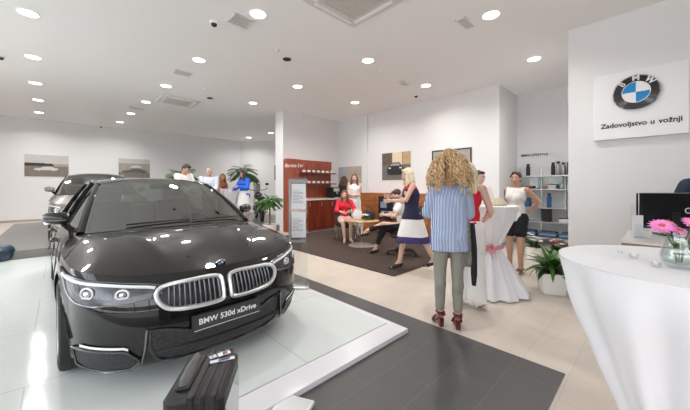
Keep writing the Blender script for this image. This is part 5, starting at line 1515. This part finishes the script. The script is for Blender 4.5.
bc = P(684, 1.16 * 1.0); bc = V((FW * 1.16 + RT * 1.32).to_tuple()); 
draped('large white draped table with a flower vase in the right foreground', bc, .40, 1.10, .17, .36, .42, 10, CLOTH, 5, TIE, amp=.024)
dc = P(230, 9.7, .2); draped('distant white draped table between the balding man and woman in blue', dc, .31, 1.12, .18, .5, .30, 9, CLOTH, 7, None, amp=.02)

# on the tall table
r = thing('woven_basket', 'cream woven basket lying on the tall table with the bow', 'basket', (tc.x + .06, tc.y - .06, 1.152), .3)
mb = MB()
for k in range(7):
    z = .012 + .013 * k; rr = .125 - .004 * k * k * .5; mb.tube([(rr * 1.15 * math.cos(x), rr * math.sin(x), z + .003 * math.sin(x * 14 + k * PI)) for x in [2 * PI * q / 56 for q in range(56)]], .008, 6, True)
mb.build('basket_weave', mat('cream straw', (.66, .58, .45), .8), r)
mb = MB(); mb.ell((0, 0, .045), .11, .10, .035); mb.build('lining', mat('cream cloth', (.74, .70, .62), .85), r)
bouquet('flower_bouquet', 'small pink flowers on the tall table beside the basket', (tc.x - .17, tc.y + .10, 1.152), 7, .09, .12, [LPINK, PINK, WPET], 8)
# on the large table
CG_ = mat('clear glass', (.95, .97, .97), .02, trans=1.0, ior=1.45)
def P3(px, py, z):  # a point on a horizontal plane
    t = FOC * (EYE - z) / (py - 187); return P(px, t, z)
v = P3(679, 268, 1.101)
r = thing('glass_vase', 'round clear glass vase holding the pink flowers on the large white table', 'vase', v)
mb = MB(); mb.lathe([(.001, .0), (.028, .0), (.045, .02), (.052, .045), (.042, .085), (.028, .115), (.034, .14), (.031, .14), (.025, .115), (.038, .085), (.048, .045), (.040, .022), (.001, .010)], seg=32, cap=False); mb.build('glass_body', glass_mat('vase glass', (.93, .95, .95), .08), r)
mb = MB(); mb.lathe([(.001, .012), (.038, .022), (.045, .045), (.040, .068), (.001, .068)], seg=24, cap=False); mb.build('water', glass_mat('vase water', (.92, .96, .94), .0), r)
t = thing('gerbera_bunch', 'bunch of bright pink daisies standing in the glass vase', 'flowers', v + V((0, 0, .02)))
q = random.Random(5); heads = [(-.050, .045, .135, 1), (.005, .0, .115, 1), (.040, -.045, .125, 1), (-.03, -.03, .15, .8), (.05, .03, .14, .8)]
mb = MB()
for x, y, z, s_ in heads: mb.tube([(x * .15, y * .15, .0), (x * .3, y * .3, .06), (x, y, z)], .0022, 5)
for i in range(9):
    an = q.random() * 6.28; d = V((math.cos(an), math.sin(an), 0)); w_ = V((-d.y, d.x, 0)) * .009; a = d * .012 + V((0, 0, .03)); b = d * .05 + V((0, 0, .075)); c2 = d * .065 + V((0, 0, .06)); mb.add([a, b - w_, c2, b + w_], [(0, 1, 2, 3)])
mb.build('stems', GREEN, t, recalc=False)
for x, y, z, s_ in heads:
    mb = MB(); c0 = V((x, y, z)); up = (V((x, y, .10)).normalized() * .7 - V((FW.x, FW.y, 0)) * .55 + V((0, 0, .25))).normalized(); a1 = up.orthogonal().normalized(); b1 = up.cross(a1)
    for ring in range(2):
        for k in range(16):
            th = 2 * PI * (k + ring * .5) / 16; d = a1 * math.cos(th) + b1 * math.sin(th); e = a1 * -math.sin(th) + b1 * math.cos(th); L = .040 * s_ * (1 - .2 * ring)
            mb.add([c0 + up * .003 * ring, c0 + d * L * .55 - e * .0055 + up * (.004 + .004 * ring), c0 + d * L + up * (.004 * ring - .002), c0 + d * L * .55 + e * .0055 + up * (.004 + .004 * ring)], [(0, 1, 2, 3)])
    b_ = mb.build('petals', PINK, t, smooth=False, recalc=False)
    mb = MB(); mb.ell(c0 + up * .006, .010, .010, .006); mb.build('flower_eye', mat('flower eye', (.55, .12, .10), .7), b_)
for (px, py, lb) in ((634, 258, 'small glass votive standing upright nearest the leaflet holder'), (656, 267, 'small glass votive lying beside the vase base'), (620, 253, 'tiny clear glass piece at the far left of the large white table')):
    p = P3(px, py, 1.101); r = thing('glass_votive', lb, 'glass', p, 0, 'small glass pieces on the large white table')
    mb = MB(); s_ = .5 if px == 620 else .8; mb.lathe([(.001, 0), (.016 * s_, 0), (.02 * s_, .022 * s_), (.017 * s_, .022 * s_), (.013 * s_, .005), (.001, .005)], seg=20, cap=False); mb.build('glass_cup', glass_mat('vase glass 2', (.93, .95, .95), .05), r)

# ---- reception desk, monitor, leaflet holder
r = thing('reception_desk', 'white reception desk with brown wooden top edge behind the large table', 'desk', (3.47, -1.6, 0))
mb = MB(); mb.box(.04, 0, 0, .84, 1.78, .90); mb.build('desk_body', WHITE, r, smooth=False)
mb = MB(); mb.box(0, -.03, .90, .88, 1.81, .925); mb.build('desk_edge', wood_mat('walnut edge', (.12, .06, .035), (.22, .12, .07), 5, .4, 'Y'), r, smooth=False)
mb = MB(); mb.box(0.0, -.03, .925, .88, 1.81, .94); mb.build('desk_top', mat('grey desk top', (.55, .53, .52), .4), r, smooth=False)
c = P(672, 2.85, .942)
r = thing('computer_monitor', 'black glossy computer monitor on the desk, back towards the viewer', 'monitor', c, rot_for(10))
mb = MB(); mb.rbox(-.29, -.02, .06, .29, .02, .40, .012); mb.build('screen_case', mat('screen black', (.012, .012, .014), .22, spec=.3), r)
mb = MB(); mb.box(-.28, .0202, .07, .28, .0215, .39); mb.build('screen_panel', BLACK, r, smooth=False)
mb = MB(); mb.box(-.035, -.045, .01, .035, -.02, .22); mb.build('stand', BLACK, r, smooth=False)
mb = MB(); mb.rbox(-.12, -.10, 0, .12, .08, .012, .02); mb.build('stand_foot', BLACK, r)
mb = MB(); mb.tube([(-.29, -.021, .40), (.29, -.021, .40), (.29, -.021, .06), (-.29, -.021, .06)], .004, 5, True); mb.build('bezel_line', STEEL, r)
mb = MB(); mb.tube([(.115 + .024 * math.cos(x), -.0215, .235 + .024 * math.sin(x)) for x in [2 * PI * k / 24 for k in range(24)]], .004, 5, True); mb.build('round_logo', WHITE, r)
p = P(637, 2.72, .942)
r = thing('leaflet_holder', 'clear upright leaflet holder on the desk beside the monitor', 'leaflet holder', p, rot_for(180))
mb = MB(); mb.box(-.055, -.004, 0, .055, 0, .30); mb.box(-.055, .035, 0, .055, .038, .12); mb.box(-.055, 0, 0, .055, .035, .004); mb.build('acrylic_pocket', glass_mat('acrylic', (.96, .97, .98), .0), r, smooth=False)
mb = MB(); mb.box(-.045, .004, .006, .045, .012, .20); mb.build('leaflets', mat('leaflet', (.72, .71, .73), .6), r, smooth=False)

# ---- plants
def pot(t, r0, r1, h, m=None):
    a = MB(); a.lathe([(.001, 0), (r0, 0), (r1, h), (r1 - .012, h), (r1 - .02, h - .03), (.001, h - .03)], seg=32, cap=False); a.build('pot', m or PORC, t)
    a = MB(); a.lathe([(.001, h - .026), (r1 - .021, h - .028)], seg=24, cap=False); a.build('soil', mat('potting soil', (.05, .035, .025), .95), t)
def square_pot(t, w0, w1, h):
    a = MB(); rings = []
    def sq(w, z, r=.02): 
        pts = []
        for cx, cy, a0 in ((1, 1, 0), (-1, 1, 90), (-1, -1, 180), (1, -1, 270)):
            for k in range(4):
                an = math.radians(a0 + 30 * k); pts.append((cx * (w - r) + r * math.cos(an), cy * (w - r) + r * math.sin(an), z))
        return pts
    a.loft([sq(w0, 0), sq(w1, h), sq(w1 - .012, h), sq(w1 - .02, h - .04)], True, True); a.build('pot', PORC, t, angle=50)
def blade(a, p0, d, L, w, droop, n=6, fold=.2):
    d = V(d).normalized(); q = V(p0); vs = []; fs = []
    for j in range(n + 1):
        s = j / n; ww = w * math.sin(PI * min(.08 + s * .92, .999)) ** .8
        side = d.cross(V((0, 0, 1)));
        if side.length < .05: side = V((1, 0, 0))
        side.normalize(); up = side.cross(d)
        vs += [q - side * ww + up * ww * fold, q, q + side * ww + up * ww * fold]
        q = q + d * L / n; d = (d + V((0, 0, -droop / n))).normalized()
    for j in range(n):
        b = j * 3; fs += [(b, b + 1, b + 4, b + 3), (b + 1, b + 2, b + 5, b + 4)]
    a.add(vs, fs)
# cordyline-like plant by the pillar
p = P(551.5, 3.98)
r = thing('potted_plant', 'leafy green and red plant in a square white pot near the sign wall end', 'potted plant', p, .5)
square_pot(r, .125, .155, .27)
q = random.Random(11)
for m_, cnt, nm, lr in ((GREEN, 42, 'green_leaves', (.26, .44)), (DGREEN, 26, 'dark_leaves', (.2, .36)), (mat('reddish leaf', (.22, .035, .04), .5, var=.3, vscale=10), 12, 'red_leaves', (.14, .26))):
    a = MB()
    for i in range(cnt):
        an = q.random() * 6.283; el = q.uniform(.15, 1.3); d = V((math.cos(an) * math.cos(el), math.sin(an) * math.cos(el), math.sin(el)))
        blade(a, (q.uniform(-.05, .05), q.uniform(-.05, .05), .22 + q.uniform(0, .12)), d, q.uniform(*lr), q.uniform(.022, .036), q.uniform(1.0, 2.2))
    a.build(nm, m_, r, recalc=False)
a = MB(); a.cyl((0, 0, .2), (0, 0, .40), .02, .014); a.build('stem', mat('plant stem', (.14, .09, .05), .8), r)
# flowering planter behind it
for k, (px, t_, lb) in enumerate(((534, 5.9, 'white blossoming plant under the product shelves, next to the woman'), (556, 5.4, 'red and white blossoming plant under the shelves, next to the pillar'))):
    p = P(px, t_); r = thing('flowering_plant', lb, 'potted plant', p, 0, 'flowering plants below the product shelves'); pot(r, .12, .15, .22)
    a = MB()
    for i in range(34):
        an = q.random() * 6.283; el = q.uniform(.1, 1.2); d = V((math.cos(an) * math.cos(el), math.sin(an) * math.cos(el), math.sin(el))); blade(a, (0, 0, .2), d, q.uniform(.16, .30), .03, 1.4)
    a.build('foliage', DGREEN, r, recalc=False)
    for i in range(12):
        an = q.random() * 6.283; rr = q.uniform(0, .2); c0 = V((rr * math.cos(an), rr * math.sin(an), q.uniform(.32, .46))); a = MB()
        for j in range(6):
            th = j * PI / 3; d = V((math.cos(th), math.sin(th), .5)); blade(a, c0, d, .055, .018, 1.2, 3)
        a.build('blossom', (WPET if (k == 0 or i % 2) else mat('red petal', (.45, .03, .05), .6)), r, recalc=False)
def palm(label, loc, trunk, R_, n, potr, poth, seed, z_leaf=None, m=GREEN, up=.9):
    t = thing('potted_palm', label, 'potted plant', loc); q = random.Random(seed)
    pot(t, potr * .8, potr, poth)
    a = MB(); a.tube([(0, 0, poth - .04), (.02, .01, trunk * .5), (0, 0, trunk)], [.03, .024, .02], 8); a.build('trunk', mat('palm trunk', (.20, .13, .08), .9), t)
    a = MB()
    for i in range(n):
        an = 2.4 * i; el = q.uniform(.1, 1.35) * up; d = V((math.cos(an) * math.cos(el), math.sin(an) * math.cos(el), math.sin(el))); pp = V((0, 0, trunk)); L = R_ * q.uniform(.75, 1.1); seg = 9
        for j in range(seg):
            pp2 = pp + d * L / seg; s_ = V((-d.y, d.x, 0)); s_ = s_.normalized() if s_.length > .01 else V((1, 0, 0))
            if j > 1:
                for sg in (1, -1): blade(a, pp2, d * .8 + s_ * sg * .9, L * .40 * (1 - .5 * abs(j / seg - .5)), .018 + .006 * R_, 1.0, 3)
            d = (d + V((0, 0, -.17))).normalized(); pp = pp2
        blade(a, pp, d, L * .25, .014, 1, 3)
    a.build('foliage', m, t, recalc=False); return t
palm('tall palm behind the bending man in the white shirt', P(181, 10.2, .2), 1.50, .48, 40, .2, .35, 2)
palm('tall palm directly behind the woman in the blue jacket', P(244, 11.5, .2), 1.66, .55, 46, .2, .35, 5)
palm('smaller palm in a white pot standing by the end of the bar wall', P(269.5, 8.35), .95, .36, 44, .20, .36, 9, m=GREEN, up=1.0)

# ---- motorcycle in the hall
c = P(259, 10.8, .2)
MB_BLK = mat('motorcycle black', (.015, .015, .017), .25, coat=.5)
r = thing('motorcycle', 'black motorcycle parked beside the palm at the bar wall end', 'motorcycle', c, math.radians(-20)); r.scale = (1, 1, 1)
for y, nm in ((.72, 'front_wheel'), (-.72, 'rear_wheel')):
    w_ = bpy.data.objects.new(nm, None); COL.objects.link(w_); w_.parent = r
    a = MB(); a.tube([(0, y + .27 * math.cos(x), .32 + .27 * math.sin(x)) for x in [2 * PI * k / 32 for k in range(32)]], .05, 8, True); a.build('tyre', RUBBER, w_)
    a = MB(); a.tube([(0, y + .215 * math.cos(x), .32 + .215 * math.sin(x)) for x in [2 * PI * k / 32 for k in range(32)]], .014, 6, True); a.cyl((-.05, y, .32), (.05, y, .32), .035, .035)
    for k in range(10): x = 2 * PI * k / 10; a.tube([(0, y, .32), (0, y + .215 * math.cos(x), .32 + .215 * math.sin(x))], .006, 5)
    a.build('rim', DCHROME, w_)
a = MB(); a.tube([(0, .55, 1.0), (0, .2, .85), (0, -.2, .55), (0, -.72, .35)], [.035, .04, .05, .03], 8); a.build('frame', MB_BLK, r)
for s_ in (1, -1):
    a = MB(); a.tube([(s_ * .09, .72, .32), (s_ * .09, .55, .85), (s_ * .09, .50, 1.02)], [.024, .028, .024], 8); a.build('fork', STEEL, r)
a = MB(); a.tube([(-.38, .36, 1.14), (-.25, .46, 1.10), (0, .50, 1.04), (.25, .46, 1.10), (.38, .36, 1.14)], .013, 8); a.build('handlebar', BLACK, r)
for s_ in (1, -1):
    a = MB(); a.tube([(s_ * .30, .42, 1.12), (s_ * .33, .46, 1.28)], .006, 6); a.ell((s_ * .36, .46, 1.31), .07, .02, .045); a.build('mirror', MB_BLK, r)
a = MB(); a.ell((0, .22, .88), .15, .30, .15); me = None; a.build('fuel_tank', MB_BLK, r)
a = MB(); a.ell((0, -.22, .80), .15, .28, .06); a.ell((0, -.58, .84), .12, .24, .06); a.build('saddle', BLKLEATH, r)
a = MB(); a.rbox(-.17, -.18, .28, .17, .24, .66, .06); a.tube([(-.22, .0, .45), (.22, 0, .45)], .09, 12); a.build('engine', DCHROME, r)
a = MB(); a.ell((0, .66, .98), .11, .08, .11); a.build('headlamp', CHROME, r)
a = MB(); a.rbox(-.13, .60, 1.05, .13, .63, 1.32, .02); a.build('windshield', CARGLASS, r)
a = MB(); a.tube([(.14, .1, .3), (.16, -.3, .26), (.17, -.85, .42)], [.03, .035, .05], 8); a.build('exhaust', CHROME, r)
a = MB(); a.tube([(-.1, -.05, .25), (-.24, .02, .0)], .012, 6); a.build('side_stand', STEEL, r)

# ---- black trolley case in the foreground
SUIT = mat('black grained suitcase shell', (.016, .015, .016), .40, bump=.35, bscale=260)
c0 = P(205, 1.29, PZ)
r = thing('suitcase', 'black hard-shell cabin suitcase standing in front of the black sedan', 'suitcase', c0, math.atan2(FW.y, FW.x) - PI / 2 + math.radians(9.3))
sw, sd_, sh_ = .112, .166, .555
mb = MB(); mb.rbox(-sw, -sd_, .03, sw, sd_, sh_, .035, 6); mb.build('shell', SUIT, r)
for x in (-.004, .035, .075):
    mb = MB(); mb.rbox(x - .010, -sd_ - .004, .06, x + .010, sd_ + .004, sh_ + .005, .006); mb.build('rib', SUIT, r)
mb = MB(); mb.box(-.018, -sd_ - .002, .035, -.012, sd_ + .002, sh_ + .003); mb.build('zip', BLACK, r, smooth=False)
h = bpy.data.objects.new('carry_handle', None); COL.objects.link(h); h.parent = r
mb = MB(); mb.rbox(-.080, -.120, sh_ + .001, -.028, .13, sh_ + .010, .012); mb.build('handle_tray', BLACK, h)
mb = MB(); mb.tube([(-.054, -.10, sh_ + .006), (-.054, -.09, sh_ + .016), (-.054, 0, sh_ + .020), (-.054, .10, sh_ + .016), (-.054, .11, sh_ + .006)], [.010, .013, .015, .013, .010], 8, flat=1.6); mb.build('grip', mat('grey grip', (.12, .115, .115), .5), h)
mb = MB(); mb.box(sw + .0005, -sd_ + .03, .10, sw + .003, sd_ - .03, sh_ - .06); mb.build('glossy_side_panel', mat('glossy side', (.35, .36, .38), .08, .9), r, smooth=False)
for sx in (-.08, .08):
    for sy in (-.12, .12):
        mb = MB(); mb.cyl((sx - .012, sy, .018), (sx + .012, sy, .018), .018, .018, 14); mb.tube([(sx, sy, .02), (sx, sy, .035)], .012, 8); mb.build('wheel', RUBBER, r)
Rr = Matrix.Rotation(r.rotation_euler.z, 4, 'Z'); Mr = Matrix.Translation(r.location) @ Rr
def card(loc, w, h_, rz, label, parts):
    p = Mr @ V(loc); t = thing('sticker_card', label, 'card', p, r.rotation_euler.z + rz, 'striped cards lying on the suitcase')
    a = MB(); a.box(-w / 2, -h_ / 2, 0, w / 2, h_ / 2, .0015); a.build('card', PAPER, t, smooth=False)
    for x0, x1, m_ in parts:
        a = MB(); a.add([(x0 * w - .004, -h_ * .4, .0018), (x1 * w - .004, -h_ * .4, .0018), (x1 * w + .004, h_ * .4, .0018), (x0 * w + .004, h_ * .4, .0018)], [(0, 1, 2, 3)]); a.build('printed_stripe', m_, t, smooth=False)
SB, SR, SL = mat('stripe navy', (.02, .03, .16), .5), mat('stripe red', (.55, .03, .04), .5), mat('stripe light blue', (.15, .40, .70), .5)
card((.050, .125, sh_ + .0065), .055, .032, .5, 'small white card with red and blue stripes at the back of the suitcase top', ((-.1, .08, SB), (.1, .28, SR)))
card((.055, .072, sh_ + .0055), .105, .022, .25, 'longer white card with a blue stripe lying nearer the suitcase middle', ((-.15, .30, SB),))
card((.005, .105, sh_ + .0055), .030, .026, .6, 'smallest pale card beside the suitcase handle', ((-.2, .1, SL),))

# white floor plaque, cut by the lower edge
c = P3(291, 412, .012)
t = thing('floor_plaque', 'flat white plaque on the dark tiles at the lower edge beside the suitcase', 'plaque', (c.x, c.y, .0045), math.radians(28))
mb = MB(); mb.rbox(-.11, -.11, 0, .11, .11, .03, .008); mb.build('plaque_body', WHITE, t)
mb = MB(); mb.rbox(-.095, -.095, .0302, .095, .095, .032, .004); mb.build('plaque_face', PAPER, t)

# behind the black sedan's mirror
c = P(58.5, 5.75, .2); c = P(58.5, 5.55, PZ)
t = thing('barrier_post', 'slim grey post with two round holes beside the black sedan mirror', 'post', c, rot_for(180))
mb = MB(); mb.rbox(-.05, -.02, .012, .05, .02, .72, .01); mb.build('post', mat('pale grey metal', (.50, .49, .48), .4, .3), t)
for z in (.15, .60):
    mb = MB(); mb.cyl((0, .021, z), (0, .019, z), .026, .026, 20); mb.build('hole', BLACK, t)
mb = MB(); mb.rbox(-.10, -.08, 0.001, .10, .08, .012, .01); mb.build('base_plate', STEEL, t)
palm('low leafy plant between the grey post and the black sedan', P(68, 6.05, PZ), .22, .30, 24, .11, .2, 21, m=DGREEN)
# dark blue rounded thing at the left edge
c = P(-6, 5.45, PZ)
t = thing('pouf', 'dark blue rounded seat cushion cut by the left edge of the photo', 'seat', c)
mb = MB(); mb.lathe([(.001, .001), (.20, .001), (.25, .05), (.265, .13), (.25, .22), (.20, .27), (.001, .28)], seg=36, cap=False); mb.build('cushion', mat('deep blue leather', (.015, .035, .07), .3, coat=.3), t)
mb = MB(); mb.tube([(.262 * math.cos(x), .262 * math.sin(x), .17) for x in [2 * PI * k / 36 for k in range(36)]], .008, 6, True); mb.build('piping', BLACK, t)

# jacket or scarf hanging at the curly haired woman's side
c = P(466, 2.93, 0)
t = thing('folded_jacket', 'grey and black jacket hanging from the arm of the curly-haired woman', 'jacket', c, rot_for(6))
a = MB(); rings = []
for j in range(16):
    s = j / 15; z = 1.06 - .44 * s; w_ = sinterp([(0, .035), (.25, .06), (.6, .085), (.9, .07), (1, .05)], s); d_ = sinterp([(0, .02), (.4, .035), (1, .025)], s)
    rings.append([(w_ * math.cos(x) * (1 + .15 * math.sin(5 * x + 3 * s)) , d_ * math.sin(x) * (1 + .3 * math.sin(4 * x + 5 * s)), z) for x in [2 * PI * k / 28 for k in range(28)]])
a.loft(rings, True, True); a.build('jacket_cloth', mat('grey black patterned cloth', (.17, .17, .145), .8, var=1.0, vscale=30), t)
a = MB(); a.tube([(.055, -.02, 1.05), (.065, -.03, .8), (.07, -.02, .55), (.068, -.02, .44)], [.012, .018, .018, .012], 6, flat=1.8); a.build('hanging_sleeve', BLACKC, t)
# ---------------------------------------------------------------- light, camera
w = bpy.data.worlds.new('World'); scene.world = w; w.use_nodes = True
nt = w.node_tree; bg = nt.nodes['Background']
bg.inputs[0].default_value = (.93, .965, 1.0, 1); bg.inputs[1].default_value = 4.6
sl = bpy.data.lights.new('sun', 'SUN'); sl.energy = 12.0; sl.angle = math.radians(1); sl.color = (1, .985, .97)
so = bpy.data.objects.new('sun', sl); COL.objects.link(so); so.location = (10, 10, 12); so.rotation_euler = V((-.62, -.62, -1.0)).to_track_quat('-Z', 'Y').to_euler()
def portal(loc, rot, sx, sy):
    l = bpy.data.lights.new('daylight_portal', 'AREA'); l.shape = 'RECTANGLE'; l.size = sx; l.size_y = sy; l.cycles.is_portal = True
    o = bpy.data.objects.new('daylight_portal', l); COL.objects.link(o); o.location = loc; o.rotation_euler = rot
portal(((XL + .6) / 2, YB - .1, ZC / 2), (PI / 2, 0, 0), .6 - XL, ZC)            # shines to +Y
portal((XL - .1, (YB + 10.0) / 2, ZC / 2), (PI / 2, 0, -PI / 2), 10.0 - YB, ZC)     # shines to +X

cd = bpy.data.cameras.new('Camera'); cam = bpy.data.objects.new('Camera', cd); COL.objects.link(cam)
cd.sensor_width = 36; cd.lens = FOC / 690 * 36; cd.shift_y = -18 / 690
cam.location = (0, 0, EYE)
cam.rotation_euler = (PI / 2, 0, math.atan2(FW.y, FW.x) - PI / 2)
cd.clip_start = .02
scene.camera = cam
vs = scene.view_settings; vs.view_transform = 'Standard'; vs.look = 'None'; vs.gamma = 1; vs.exposure = 0.15
scene.cycles.use_denoising = True
scene.cycles.max_bounces = 10; scene.cycles.diffuse_bounces = 6; scene.cycles.transparent_max_bounces = 12
scene.cycles.caustics_reflective = False; scene.cycles.caustics_refractive = False
scene.cycles.sample_clamp_indirect = 6
